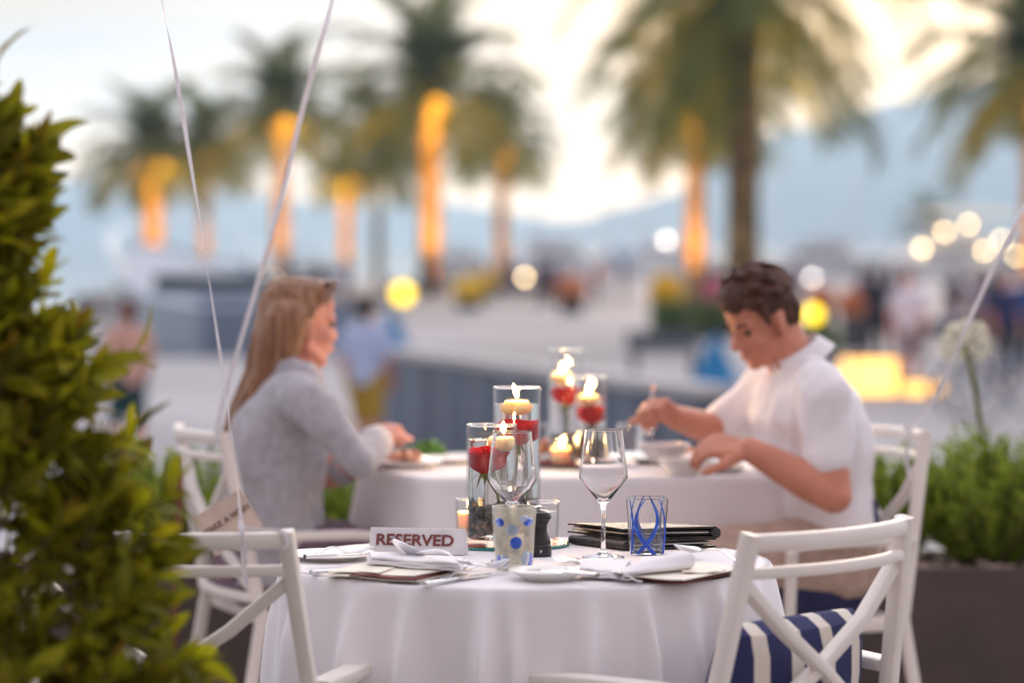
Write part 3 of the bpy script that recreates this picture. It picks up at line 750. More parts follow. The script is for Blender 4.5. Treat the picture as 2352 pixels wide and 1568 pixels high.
def bicycle(u, Y, rz, label):
    p = at(u, 700, Y); t = T('bicycle', label, 'bicycle', (p.x, Y, -1.0), rz, 'bicycles at the right')
    for x in (-.52, .52):
        w = O('wheel', MB().tube([(x + .33*math.cos(a), 0, .34 + .33*math.sin(a)) for a in [2*PI*i/28 for i in range(28)]], .02, 6, closed=True), M['black'], t)
        sp = MB()
        for i in range(8): a = PI*i/8; sp.tube([(x - .32*math.cos(a), .004*i-.014, .34 - .32*math.sin(a)), (x + .32*math.cos(a), .004*i-.014, .34 + .32*math.sin(a))], .004, 4)
        O('spokes', sp, M['steel'], w)
    f = MB()
    for a, b in (((-.52, 0, .34), (-.12, 0, .30)), ((-.52, 0, .34), (-.2, 0, .82)), ((-.12, 0, .30), (-.22, 0, .9)), ((-.12, 0, .30), (.36, 0, .80)), ((-.19, 0, .78), (.36, 0, .82)), ((.52, 0, .34), (.34, 0, .98))): f.tube([a, b], .018, 8)
    O('frame', f, M['hullgrey'], t)
    O('saddle', MB().ell((-.24, 0, .93), (.14, .07, .04)), M['black'], t)
    O('handlebar', MB().tube([(.26, -.28, 1.0), (.36, -.1, 1.02), (.36, .1, 1.02), (.26, .28, 1.0)], .016, 8), M['black'], t)
bicycle(2285, 40, .25, 'bicycle with a grey frame parked behind the white round flower')
bicycle(2345, 38, -.3, 'bicycle cut off by the right edge of the view')

bicycle(2200, 44, .9, 'bicycle seen half end-on left of the others')
bench(1180, 118, 3.0, 'long dark bench at the foot of the palms in the middle')
bench(690, 132, 3.0, 'long dark bench far behind the woman')
bench(960, 128, 2.6, 'dark bench beside the big middle palm')
# ------------------------------------------------------------------ planters and shrubs along the terrace edge
def planter(x0, x1, label):
    w = x1 - x0; t = T('planter', label, 'planter', ((x0+x1)/2, 7.78, 0), 0, 'brown planters along the terrace edge')
    mb = MB(); h, d = .455, .46
    for y in (-d/2 + .012, d/2 - .012): mb.box((0, y, h/2), (w, .024, h), r=.004)
    for x in (-w/2 + .012, w/2 - .012): mb.box((x, 0, h/2), (.024, d - .05, h), r=.004)
    O('trough', mb, M['planter'], t)
    O('soil', MB().grid(lambda a, b: ((a-.5)*(w-.05), (b-.5)*(d-.05), h - .035 + .01*noise.noise(V((a*w*6, b*5, 1)))), int(w*10), 5), M['soil'], t)
    pb = MB()
    for i in range(int(w*150)):
        pb.ico((random.uniform(-w/2+.04, w/2-.04), random.uniform(-d/2+.035, d/2-.05) if i % 3 else random.uniform(-d/2+.035, -d/2+.12), h - .018 + random.uniform(0, .012)), random.uniform(.010, .022), i, 1, (1, .8, .65), .3)
    O('pebble_cover', pb, M['stones'], t, kind='stuff')
planter(-3.6, -1.62, 'brown planter behind the foreground bush')
planter(-1.58, .50, 'brown planter behind the woman’s chair and the dinner table')
planter(.54, 3.0, 'brown planter at right with pink pebbles under the round white flower')
def shrub(u, r, h, label, Y=7.78, n=150, mess=1.15, col='shrub'):
    p = at(u, 700, Y); t = T('shrub', label, 'shrub', (p.x, Y, .43), 0, 'green shrubs in the planters')
    st, lf = MB(), MB()
    for i in range(n):
        a = random.uniform(0, 2*PI); q = random.random() ** .6
        b = V((math.cos(a)*q*r*.3, math.sin(a)*q*r*.3, 0)); k = h*random.uniform(.55, 1.0)*(1.05 - .35*q)
        tip = b + V((math.cos(a)*q*r*1.0*mess, math.sin(a)*q*r*1.0*mess, k))
        c = b.lerp(tip, .5) + V((math.cos(a)*r*.16*q, math.sin(a)*r*.16*q, 0)); pts = [b, c, tip]
        if i % 2 == 0: st.tube(pts, .0028, 4)
        m = 20
        for j in range(3, m+1):
            f = j/m; s = (b*(1-f)**2 + c*2*f*(1-f) + tip*f*f); d = (tip - b).normalized()
            for e in range(3):
                o = V((random.gauss(0, 1), random.gauss(0, 1), random.gauss(.3, .6))).normalized(); g = (d*.4 + o*.9).normalized(); ln = random.uniform(.016, .030); w = g.cross(o + V((.1, .2, .1))).normalized()*.0042
                lf.add([s - w, s + w, s + g*ln + w*.5, s + g*ln - w*.5], [(0, 1, 2, 3)])
    O('stems', st, M['twig'], t); O('foliage', lf, M[col], t, smooth=False, kind='stuff')
    return t
shrub(2275, .165, .40, 'bushy green shrub standing in front of the round white flower’s stem', n=210)
shrub(2050, .10, .36, 'green shrub seen through the back of the man’s chair', n=110)
shrub(2450, .13, .30, 'green shrub cut off by the right edge', n=110)
shrub(760, .17, .30, 'dark green shrub between the woman’s waist and the table', n=130)
shrub(425, .17, .36, 'green shrub left of the woman’s chair back', n=150)
shrub(330, .18, .34, 'green shrub just right of the foreground laurel', n=130)
shrub(985, .14, .34, 'green shrub whose top shows above the left end of the dinner table', n=110)
shrub(1700, .14, .30, 'green shrub seen under the man’s forearm', n=110)
def agapanthus():
    b = at(2258, 990, 7.86); top = at(2216, 788, 7.80)
    t = T('white_flower', 'tall round white flower head on a bare green stem at right', 'flower', (b.x, 7.86, .43))
    c = V((top.x - b.x, -.06, top.z - .43))
    O('stem', MB().tube([(0, 0, 0), V((.005, 0, c.z*.5)), V((c.x*.45, -.03, c.z*.8)), c], .0075, 8), M['stem'], t)
    for i in range(40):
        g = PI*(3-math.sqrt(5)); z = 1 - 2*(i+.5)/40
        if z < -.72: continue
        r = math.sqrt(1-z*z); d = V((r*math.cos(g*i), r*math.sin(g*i), z)); mb = MB()
        base = c + d*random.uniform(.038, .052); up = V((0, 0, 1)) if abs(d.z) < .9 else V((1, 0, 0)); s = d.cross(up).normalized(); q = s.cross(d)
        for k in range(6):
            a = k*PI/3; o = s*math.cos(a) + q*math.sin(a); w = d.cross(o)*.0055
            mb.add([base, base + d*.014 + o*.006 + w, base + d*.024 + o*.018, base + d*.014 + o*.006 - w], [(0, 1, 2, 3)])
        mb.tube([c + d*.004, base], .0016, 4)
        O('floret', mb, M['flowerw'], t, smooth=False)
agapanthus()
sp0 = at(404, 1240, 7.45)
tag(O('plant_stake', MB().tube([(0, 0, 0), (.012, .01, .45), (.03, .02, .83)], .010, 8), M['stake'], None, (sp0.x - .02, 7.50, 0)), 'thin red-brown stake rising among the green shrubs beside the woman’s chair', 'stake')

# ------------------------------------------------------------------ chairs
def chair(label, loc, rz):
    t = T('dining_chair', label, 'chair', loc, rz, 'white cross-back dining chairs'); m = M['chair']
    def yb(z): return -.21 - (z - .44)/.41*.075
    def xb(z): return .235 - (z - .44)/.41*.045
    for s in (-1, 1):
        O('back_post', MB().bar([(s*.25, -.285, 0), (s*.235, -.21, .44), (s*xb(.64), yb(.64), .64), (s*xb(.852), yb(.852), .852)], .024, .028, (0, 1, 0)), m, t)
        O('leg', MB().bar([(s*.245, .235, 0), (s*.235, .215, .44)], .030, .030, (0, 1, 0)), m, t)
        O('armrest', MB().bar([(s*.226, yb(.62)+.012, .614), (s*.25, -.12, .618), (s*.262, .0, .618), (s*.258, .065, .612), (s*.254, .075, .594)], .042, .020), m, t)
        O('arm_support', MB().bar([(s*.240, .07, .44), (s*.254, .07, .60)], .024, .024, (0, 1, 0)), m, t)
    def rail(z, h, d):
        k = xb(z) - .002; y = yb(z)
        return MB().bar([(-k + 2*k*i/14, y - .042*(1 - (2*i/14-1)**2), z) for i in range(15)], d, h)
    O('top_rail', rail(.838, .026, .022), m, t)
    O('cross_rail', rail(.793, .017, .020), m, t)
    O('lower_rail', rail(.478, .022, .020), m, t)
    for s, e in ((-1, 0), (1, .0065)):
        z0, z1 = .778, .492
        O('brace', MB().bar([(s*(xb(z0)-.006), yb(z0)+e, z0), (s*.10, yb(.70) - .020+e, .70), (0, yb(.635) - .026 + e, .635), (-s*.10, yb(.57) - .018+e, .57), (-s*(xb(z1)-.012), yb(z1)+e, z1)], .020, .024, (0, 1, 0)), m, t)
    f = MB()
    for s in (-1, 1): f.bar([(s*.225, -.195, .43), (s*.222, .20, .43)], .026, .034)
    f.bar([(-.208, .20, .43), (.208, .20, .43)], .026, .034); f.bar([(-.208, -.19, .43), (.208, -.19, .43)], .026, .034)
    O('seat_frame', f, m, t)
    O('seat_panel', MB().box((0, .005, .432), (.42, .36, .014), r=.004), m, t)
    return t
def cushions(c, names, stripe=True, back=True):
    loc, rz = V(c.location), c.rotation_euler[2]; R = Matrix.Rotation(rz, 3, 'Z')
    def pillow(w, d, h, p=3.2, dome=False):
        mb = MB(); N = 40; rings = []
        for k in range(9):
            q = -1 + 2*k/8; s = (1 - abs(q)**2.6) ** (1/2.6) * .16 + .84 if abs(q) < 1 else .80
            if dome: q = math.sin(q*PI/2); s = (max(0, 1 - abs(q)**2.2)) ** .5*.75 + .25 if abs(q) < 1 else .12
            rings.append(((0, 0, q*h/2), w/2*(s if not dome else .88 + .12*s), d/2*s))
        return mb.loft(rings, N, p)
    tag(O('seat_cushion', pillow(.40, .40, .085), M['navy'], None, loc + R @ V((0, .015, .483)), (0, 0, rz)), names[0], 'cushion', 'navy seat cushions')
    if back:
        o = tag(O('back_cushion', pillow(.335, .12, .29, 2.8, True), M['stripe'], None, loc + R @ V((.036, -.165, .560)), (math.radians(10), 0, rz)), names[1], 'cushion', 'striped back cushions')
CH_R = chair('white chair at front right of the round table with a striped cushion', (.268, 4.664, 0), math.radians(47))
def place(label, x, y, a): return copy_thing(CH_R, (x, y, 0), math.radians(a), label)
CH_L = place('white chair at front left with a card tied to its back', -.481, 4.687, -8)
CH_W = place('white chair the woman sits on', -.451, 6.98, -68.8)
CH_M = place('white chair the man sits on', .597, 6.79, 109)
cushions(CH_R, ('navy seat cushion on the empty front right chair', 'navy and white striped cushion behind the crossed bars of the front right chair'))
cushions(CH_L, ('navy seat cushion on the chair with the tied card', ''), back=False)
cushions(CH_W, ('navy seat cushion under the woman', ''), back=False)
cushions(CH_M, ('navy seat cushion under the man', 'striped cushion behind the man’s back'))

# ------------------------------------------------------------------ tables and cloths
TC = V((.024, 4.93, 0)); TR = .405; TZ = .75
rt = T('round_table', 'small round table wholly hidden under its white cloth in front', 'table', TC)
O('tabletop', MB().lathe([(0, .70), (TR-.02, .70), (TR-.006, .71), (TR-.006, .742), (0, .742)], 64), M['chair'], rt)
O('pedestal', MB().lathe([(0, 0), (.24, 0), (.24, .02), (.05, .05), (.04, .69), (0, .69)], 24), M['darkmetal'], rt)
FOLDS = [(-92, 16, -.014), (-76, 5, .012), (-62, 4.5, .026), (-40, 3.4, .032), (-26, 2.6, .030), (-9.5, 2.0, .036), (-3, 1.8, .016), (13, 2.6, .024), (26.5, 1.5, .030), (38, 3, .020), (47, 2.0, .036), (62, 4, .030), (80, 5, .014)]
FOLDS += [(a, 5.5, .026) for a in range(100, 276, 19)]
def cloth():
    N = 900; rows = [(r, None) for r in (.0, .12, .24, .33, .385, .402)]
    vs, fs = [], []
    sk = [0, .002, .006, .012, .02, .03, .045, .06, .08, .10, .125, .15, .18, .22, .26, .32, .40, .50, .60]
    def prof(k, th):
        if k < 6:
            r = rows[k][0]; x, y = r*math.cos(th), r*math.sin(th)
            return r, TZ + .0012*noise.noise(V((x*9, y*9, 0))) + .0006*noise.noise(V((x*24, y*24, 3)))
        s = sk[k-6]; ad = math.degrees(th) + 90; ad = (ad + 180) % 360 - 180
        f = 0
        for a, w, m in FOLDS:
            a = (a + 180) % 360 - 180; d = (ad - a + 180) % 360 - 180
            ww = w*(1 + 1.3*s); f += 1.25*m*math.exp(-(d/ww)**2)
        g = min(1, s/.10) ** .9 * (1 + 2.0*max(0, s - .10))
        rr = TR - .004 + .006*math.sin(min(1, s/.012)*PI/2) + .055*s*(1 if s < .2 else .8) + f*g + .014*g*noise.noise(V((math.cos(th)*4, math.sin(th)*4, s*2)))
        z = TZ - .010*(1 - math.cos(min(1, s/.012)*PI/2)) - max(0, s - .004)
        return rr, z
    K = 6 + len(sk)
    vs.append((0, 0, TZ))
    for k in range(1, K):
        for i in range(N):
            th = 2*PI*i/N; r, z = prof(k, th); vs.append((r*math.cos(th), r*math.sin(th), z))
    for i in range(N): fs.append((0, 1 + i, 1 + (i+1) % N))
    for k in range(K-2):
        a, b = 1 + k*N, 1 + (k+1)*N
        for i in range(N): fs.append((a+i, b+i, b+(i+1) % N, a+(i+1) % N))
    return MB().add(vs, fs)
tag(O('tablecloth', cloth(), M['linen'], None, TC, ang=179), 'white cloth with soft folds draped over the round front table', 'tablecloth')

poly = [(-.196, 6.70), (.611, 6.75), (.600, 7.53), (-.33, 7.50), (-.362, 7.06)]
pc = V((sum(p[0] for p in poly)/5, sum(p[1] for p in poly)/5, 0))
def poly_path(off, N=420, rad=.02):
    P = [V((x, y, 0)) for x, y in poly]; out = []; n = len(P)
    L = [(P[(i+1) % n] - P[i]).length for i in range(n)]; tot = sum(L)
    for k in range(N):
        d = tot*k/N; i = 0
        while d > L[i]: d -= L[i]; i += 1
        e = (P[(i+1) % n] - P[i]).normalized(); p = P[i] + e*d; nrm = V((e.y, -e.x, 0))
        dc = min(d, L[i] - d); side = -1 if d < L[i]/2 else 1
        if dc < rad*2:
            j = (i - 1) % n if side < 0 else (i + 1) % n; e2 = (P[(j+1) % n] - P[j]).normalized(); n2 = V((e2.y, -e2.x, 0))
            t = .5*(1 - dc/(rad*2)); nrm = (nrm*(1-t) + n2*t).normalized(); p = p - nrm*(rad*.5*(1 - dc/(rad*2))**2)
        out.append((p + nrm*off, nrm, dc))
    return out
bt = T('dinner_table', 'table between the seated pair, hidden under its white cloth', 'table', (pc.x, pc.y, 0))
O('tabletop', MB().add([(x - pc.x, y - pc.y, z) for z in (.71, .74) for x, y in [(q[0].x, q[0].y) for q in poly_path(-.008, 60)]], [tuple(range(60))[::-1], tuple(range(60, 120))] + [(i, (i+1) % 60, 60+(i+1) % 60, 60+i) for i in range(60)]), M['chair'], bt, smooth=False)
O('pedestal', MB().lathe([(0, 0), (.28, 0), (.28, .02), (.05, .05), (.04, .70), (0, .70)], 24), M['darkmetal'], bt)
def cloth2():
    N = 420; base = poly_path(0, N); vs, fs = [(0, 0, TZ)], []
    rows = [('t', .5), ('t', .85), ('t', .97)] + [('s', s) for s in (0, .004, .009, .015, .03, .06, .10, .16, .24, .34, .46, .58)]
    for ty, k in rows:
        for q, (p, n, dc) in enumerate(base):
            if ty == 't': w = p*1 - pc; w = w*k; vs.append((w.x, w.y, TZ + .0008*noise.noise(V((w.x*8, w.y*8, 2)))))
            else:
                c = math.exp(-(dc/.05)**2); g = min(1, k/.25)
                o = .006*math.sin(min(1, k/.012)*PI/2) + .03*k + .035*g*c + .010*g*math.sin(q*.16 + 1.3*math.sin(q*.05)) + .010*g*noise.noise(V((q*.04, k*2, 5)))
                w = p - pc + n*o; vs.append((w.x, w.y, TZ - .010*(1 - math.cos(min(1, k/.012)*PI/2)) - max(0, k - .004)))
    for i in range(N): fs.append((0, 1+i, 1+(i+1) % N))
    for k in range(len(rows)-1):
        a, b = 1+k*N, 1+(k+1)*N
        for i in range(N): fs.append((a+i, b+i, b+(i+1) % N, a+(i+1) % N))
    return MB().add(vs, fs)
tag(O('tablecloth', cloth2(), M['linen'], None, (pc.x, pc.y, 0), ang=179), 'white cloth with sharp corners hanging from the table between the seated pair', 'tablecloth')

# ------------------------------------------------------------------ the seated pair
def hand(mb, w, d, up, curl, thumb, k=1.0, spread=.0):
    """five fingers: w wrist, d pointing direction, up = back of the hand, thumb = +1/-1 side"""
    d = V(d).normalized(); up = (V(up) - d*V(up).dot(d)).normalized(); s = d.cross(up)*thumb; w = V(w)
    base = [(-.030, .078), (-.010, .086), (.010, .084), (.028, .074)]; ln = [.058, .074, .078, .068]
    for (o, l), L in zip(base, ln):
        kn = w + s*o*k + d*l*k + up*.004
        mb.cap(w + s*o*.55*k + d*.012*k, kn, .0145*k, .0125*k)
        p = kn; a = 0; r = .0098*k
        for j, f in enumerate((.46, .32, .24)):
            a += curl[j]; dd = (d*math.cos(a) - up*math.sin(a) + s*o*spread*6).normalized(); q = p + dd*L*f*k; mb.cap(p, q, r, r*.9); p, r = q, r*.9
    t0 = w + s*.022*k + d*.018*k; t1 = t0 + (s*.62 + d*.70 - up*.25).normalized()*.040*k; t2 = t1 + (s*.15 + d*.9 - up*.45).normalized()*.030*k; t3 = t2 + (d*.9 - up*.5 - s*.15).normalized()*.024*k
    mb.chain([t0, t1, t2, t3], [.016*k, .0125*k, .0108*k, .009*k])
def head(mb, H, k=1.0, fem=False):
    R = H.to_3x3()
    e = lambda c, r, rot=None: mb.ell(H @ (V(c)*k), [x*k for x in r], R @ (rot or Matrix.Identity(3)))
    c_ = lambda a, b, r0, r1: mb.cap(H @ (V(a)*k), H @ (V(b)*k), r0*k, r1*k)
    e((-.018, 0, .032), (.094, .074, .084)); e((.026, 0, -.030), (.064, .058, .078)); e((.030, 0, -.072), (.050, .046, .042))
    e((.062 if fem else .066, 0, -.098), (.020, .020, .015)); e((.060, 0, .022), (.030, .052, .026)); e((.052, 0, .055), (.036, .050, .034))
    c_((.083, 0, .010), (.100 if fem else .106, 0, -.026), .0075 if fem else .0085, .0095 if fem else .0125); e((.094, .011, -.033), (.011, .009, .008)); e((.094, -.011, -.033), (.011, .009, .008))
    for s in (-1, 1):
        e((.056, s*.036, -.026), (.028, .024, .026)); e((.072, s*.030, .020), (.016, .022, .007))
        e((-.010, s*.076, -.010), (.019, .009, .033), Matrix.Rotation(s*.25, 3, 'Z') @ Matrix.Rotation(-.2, 3, 'Y')); e((-.006, s*.075, -.036), (.011, .008, .012))
        c_((-.005, s*.058, -.055), (.055, s*.030, -.094), .018, .016)
    e((.086, 0, -.057), (.013, .021, .0065)); e((.084, 0, -.068), (.013, .019, .0075))
def eyes(H, par, k, lid):
    for s in (-1, 1):
        mb = MB(); mb.ell(H @ (V((.0715, s*.031, .004))*k), (.0115*k,)*3, H.to_3x3())
        O('eye', mb, M['eye'], par)
class Fr:
    def __init__(s, x, y, a): s.o = V((x, y, 0)); s.a = a; s.f = V((math.cos(a), math.sin(a), 0)); s.l = V((-math.sin(a), math.cos(a), 0))
    def __call__(s, u, v, ly):
        d = ray(u, v); c = V((0, 0, CAMZ)); t = (ly - (c - s.o).dot(s.l)) / d.dot(s.l); p = c + d*t - s.o
        return V((p.dot(s.f), ly, p.z))
    def ring(s, v, u0, u1, ry, ly=0):
        a, b = s(u0, v, ly), s(u1, v, ly); return ((( a.x + b.x)/2, ly, a.z), abs(a.x - b.x)/2, ry)
def wrinkle(k=1.0, sc=16):
    def f(c):
        q = V((c.x*.8 + c.z*.5, c.y, c.z*.9 - c.x*.4))
        return k*(.0050*noise.noise(q*sc*.6) + .0035*noise.noise(V((q.x*sc*1.6, q.y*sc*1.6, q.z*sc*.7))) )
    return f

def woman():
    F = Fr(-.560, 6.95, .10)
    t = T('person', 'woman with long light brown hair in a grey knit jacket eating at the dinner table', 'person', F.o, F.a)
    hc = F(692, 744, 0); H = Matrix.Translation(hc) @ Matrix.Rotation(math.radians(4), 4, 'Y') @ Matrix.Rotation(math.radians(20), 4, 'Z')
    k = .87; b = MB(); head(b, H, k, True)
    nb = F(690, 880, 0)
    b.cap(hc + V((-.02, 0, -.06)), nb, .050, .055)
    rings = [F.ring(1320, 530, 750, .17), F.ring(1225, 525, 735, .155), F.ring(1100, 535, 730, .14), F.ring(980, 550, 740, .15), F.ring(905, 585, 740, .15), F.ring(862, 640, 730, .10)]
    b.loft(rings)
    # near arm
    sh = F(690, 905, -.165); el = F(822, 1058, -.235); wr = F(868, 1012, -.07)
    b.chain([sh, el, wr], [.045, .036, .026])
    hand(b, wr, F(905, 978, .0) - wr, (-.3, -.5, .7), (.9, 1.2, .9), 1, .86)
    sh2 = F(690, 900, .16); el2 = F(760, 1085, .20); wr2 = F(872, 1052, .12)
    b.chain([sh2, el2, wr2], [.045, .038, .026])
    hand(b, wr2, F(950, 1046, .10) - wr2, (0, .1, 1), (.5, .7, .5), -1, .86)
    for s in (-1, 1): b.chain([V((0, s*.09, .52)), V((.40, s*.10, .52)), V((.36, s*.10, .08)), V((.48, s*.10, .04))], [.085, .06, .04, .032])
    O('body', fuse(b, .0045, 5), M['skin_f'], t)
    eyes(H, t, k, .5)
    # jacket
    j = MB()
    j.loft([F.ring(1330, 500, 752, .20), F.ring(1240, 504, 744, .185), F.ring(1150, 508, 744, .175), F.ring(1060, 514, 746, .17), F.ring(980, 524, 752, .175), F.ring(925, 545, 752, .18), F.ring(880, 578, 742, .165), F.ring(850, 612, 728, .12), F.ring(832, 628, 716, .085)], 36)
    cu = el.lerp(wr, .86)
    j.chain([F(672, 905, -.155), F(700, 920, -.185), F(765, 990, -.215), F(822, 1052, -.235), el.lerp(wr, .45), cu], [.054, .055, .047, .042, .039, .036])
    j.chain([F(672, 905, .15), F(705, 930, .19), el2 + V((-.01, 0, .03)), el2.lerp(wr2, .25)], [.052, .05, .044, .038])
    j.chain([F(612, 838, -.05), F(595, 880, 0), F(612, 838, .05)], [.03, .035, .03]); j.chain([F(640, 828, -.08), F(700, 862, -.09), F(736, 900, -.06)], [.026, .026, .016])
    O('jacket', fuse(j, .0065, 6, wrinkle(2.1, 14)), M['knit'], t)
    c = MB(); c.cap(cu.lerp(wr, -.25), cu.lerp(wr, .35), .044, .041)
    O('cuff', fuse(c, .005, 3, wrinkle(.6, 30)), M['cuff'], t)
    c = MB(); c.cap(wr2 + V((-.004, 0, 0)), wr2 + V((.016, 0, 0)), .030, .030); O('watch', c, M['watchm'], t)
    l = MB()
    for s in (-1, 1): l.chain([V((-.02, s*.085, .53)), V((.42, s*.10, .53)), V((.37, s*.10, .14))], [.105, .078, .055])
    l.loft([((-.01, 0, .46), .13, .17), ((-.01, 0, .56), .125, .17)])
    O('trousers', fuse(l, .008, 4, wrinkle(1, 14)), M['jeans'], t)
    h = MB(); R = H.to_3x3()
    e = lambda c_, r: h.ell(H @ (V(c_)*k), [x*k for x in r], R)
    e((-.032, 0, .036), (.096, .080, .092)); e((.006, 0, .074), (.078, .066, .052)); e((-.064, 0, -.020), (.066, .082, .10)); e((.034, 0, .090), (.046, .046, .028))
    for ly, r in ((-.055, 1), (0, 1.05), (.055, 1)):
        h.chain([F(655, 740, ly), F(640, 790, ly*1.1), F(622, 845, ly*1.05), F(588, 895, ly*.8 - .02), F(552, 950, ly*.5 - .03), F(524, 1005, ly*.3 - .03)], [.060*r, .056*r, .044*r, .028*r, .020*r, .008])
    h.chain([F(662, 690, -.040), F(658, 745, -.060), F(656, 800, -.066), F(650, 840, -.066)], [.036, .036, .034, .016])
    h.chain([F(628, 690, -.03), F(604, 780, -.05), F(580, 860, -.04), F(535, 945, -.02), F(506, 1020, -.02)], [.03, .03, .022, .014, .005])
    def strands(c_):
        return .0022*noise.noise(V((c_.x*60 + c_.z*18, c_.y*110, c_.z*3))) + .0015*noise.noise(V((c_.x*160 + c_.z*48, c_.y*260, c_.z*4)))
    O('hair', fuse(h, .0045, 5, strands), M['hair_f'], t)
    g = MB()
    for s in (-1, 1): g.ell(H @ (V((.062, s*.034, .108))*k), (.010, .026, .017), R @ Matrix.Rotation(-.7, 3, 'Y'))
    g.tube([H @ V(q) for q in ((.05, -.066, .10), (.02, -.078, .06), (-.02, -.084, .02))], .004, 6); g.tube([H @ V(q) for q in ((.05, .066, .10), (.02, .078, .06), (-.02, .084, .02))], .004, 6)
    g.tube([H @ V(q) for q in ((.075, -.012, .105), (.08, 0, .108), (.075, .012, .105))], .004, 6)
    O('sunglasses', g, M['sunglass'], t)
    return t
woman()

def man():
    F = Fr(.690, 6.80, math.atan2(-.22, -.975))
    t = T('person', 'man with dark short hair in a white short-sleeved shirt bending over his plate', 'person', F.o, F.a)
    hc = F(1746, 736, -.01); H = Matrix.Translation(hc) @ Matrix.Rotation(math.radians(20), 4, 'Z') @ Matrix.Rotation(math.radians(27), 4, 'Y')
    k = .85; b = MB(); head(b, H, k)
    b.chain([H @ V((-.035, 0, -.05)), F(1822, 838, 0), F(1850, 880, 0)], [.055, .056, .064])
    b.loft([F.ring(1320, 1835, 1935, .11), F.ring(1200, 1820, 1962, .135), F.ring(1080, 1800, 1962, .14), F.ring(960, 1785, 1952, .15), F.ring(890, 1792, 1922, .135), F.ring(850, 1815, 1888, .085)])
    sh = F(1888, 905, .175); el = F(1916, 1138, .235); wr = F(1722, 1032, .17)
    b.chain([sh, sh.lerp(el, .6), el, el.lerp(wr, .35), wr], [.044, .042, .040, .043, .029])
    hand(b, wr, F(1610, 1024, .12) - wr, (.1, .55, .85), (.45, .6, .5), -1, 1.0)
    sh2 = F(1770, 890, -.17); el2 = F(1648, 990, -.20); wr2 = F(1552, 958, -.08)
    b.chain([sh2, el2, wr2], [.052, .042, .029])
    hand(b, wr2, F(1490, 925, -.03) - wr2, (-.2, -.4, 1), (.9, 1.1, .8), 1, 1.0)
    for s in (-1, 1): b.chain([V((0, s*.10, .54)), V((.42, s*.12, .535)), V((.36, s*.12, .10)), V((.50, s*.12, .04))], [.075, .060, .045, .036])
    O('body', fuse(b, .0045, 5), M['skin'], t)
    eyes(H, t, k, .5)
    c = MB()
    c.loft([F.ring(1300, 1795, 1984, .18), F.ring(1215, 1790, 1982, .17), F.ring(1120, 1772, 1984, .17), F.ring(1030, 1752, 1986, .175), F.ring(960, 1738, 1978, .18), F.ring(905, 1748, 1950, .17), F.ring(868, 1768, 1922, .135), F.ring(835, 1790, 1902, .105), F.ring(812, 1806, 1884, .072)], 40)
    hem = sh.lerp(el, .60)
    c.chain([F(1880, 895, .13), F(1892, 915, .185), hem], [.064, .063, .057])
    hem2 = sh2.lerp(el2, .78)
    c.chain([F(1800, 890, -.14), F(1762, 900, -.18), hem2], [.078, .074, .060])
    O('shirt', fuse(c, .0065, 6, wrinkle(2.3, 16)), M['shirt'], t)
    # collar: a stand with two points
    c = MB(); cc = F(1838, 822, 0); nn = (F(1800, 775, 0) - F(1838, 838, 0)).normalized()
    sx = V((0, 1, 0)); fx = sx.cross(nn).normalized()
    if fx.x < 0: fx = -fx
    def cf(a, q):
        th = -PI*.93 + 2*PI*.93*a; r = .060 + .015*q
        front = max(0, math.cos(th - PI))  # opening faces forward
        o = -(fx*math.cos(th)*1.08) + sx*math.sin(th)
        hgt = .026 - .040*q*(1 + .75*abs(th/PI)**4)
        return cc + o*r*(1.02 - .06*(1-q)) + nn*hgt + fx*.012*abs(th/PI)**4
    c.grid(cf, 40, 5, .003)
    O('collar', c, M['shirt'], t)
    l = MB()
    for s in (-1, 1): l.chain([V((-.02, s*.095, .56)), V((.30, s*.118, .560))], [.105, .085])
    l.loft([((-.03, 0, .50), .125, .17), ((-.03, 0, .60), .115, .165)])
    O('shorts', fuse(l, .008, 4, wrinkle(1.2, 14)), M['shorts'], t)
    h = MB(); R = H.to_3x3(); rnd = random.Random(3)
    H = H @ Matrix.Scale(.87, 4)
    e = lambda c_, r, rot=None: h.ell(H @ V(c_), [x*.87 for x in r], R @ (rot or Matrix.Identity(3)), 10, 7)
    e((-.028, 0, .048), (.094, .081, .085)); e((-.062, 0, .005), (.060, .078, .075)); e((.030, 0, .092), (.060, .064, .038)); e((.062, 0, .085), (.034, .050, .026))
    for i in range(90):   # tufts, longer on top and at the fringe
        a = rnd.uniform(-PI, PI); z = rnd.uniform(.2, 1) ; rr = math.sqrt(max(0, 1 - z*z))
        d = V((rr*math.cos(a), rr*math.sin(a), z)); c0 = V((-.026, 0, .048)) + V((d.x*.094, d.y*.080, d.z*.088))
        tip = c0 + (d*.5 + V((.55, .15*rnd.uniform(-1, 1), .1)))*.030*rnd.uniform(.6, 1.25)
        h.cap(H @ c0, H @ tip, .014, .006, 7)
    for s in (-1, 1): h.cap(H @ V((.028, s*.070, .045)), H @ V((.022, s*.071, .002)), .012, .006)
    O('hair', fuse(h, .0045, 2, lambda c_: .002*noise.noise(V((c_.x*60, c_.y*60, c_.z*40)))), M['hair_m'], t)
    # brows
    for s in (-1, 1): O('eyebrow', MB().sweep([H @ V((.088, s*.014, .024)), H @ V((.086, s*.032, .030)), H @ V((.072, s*.047, .024))], circ(6, .004), scales=[.9, 1.1, .6]), M['hair_m'], t)
    return F
FM = man()
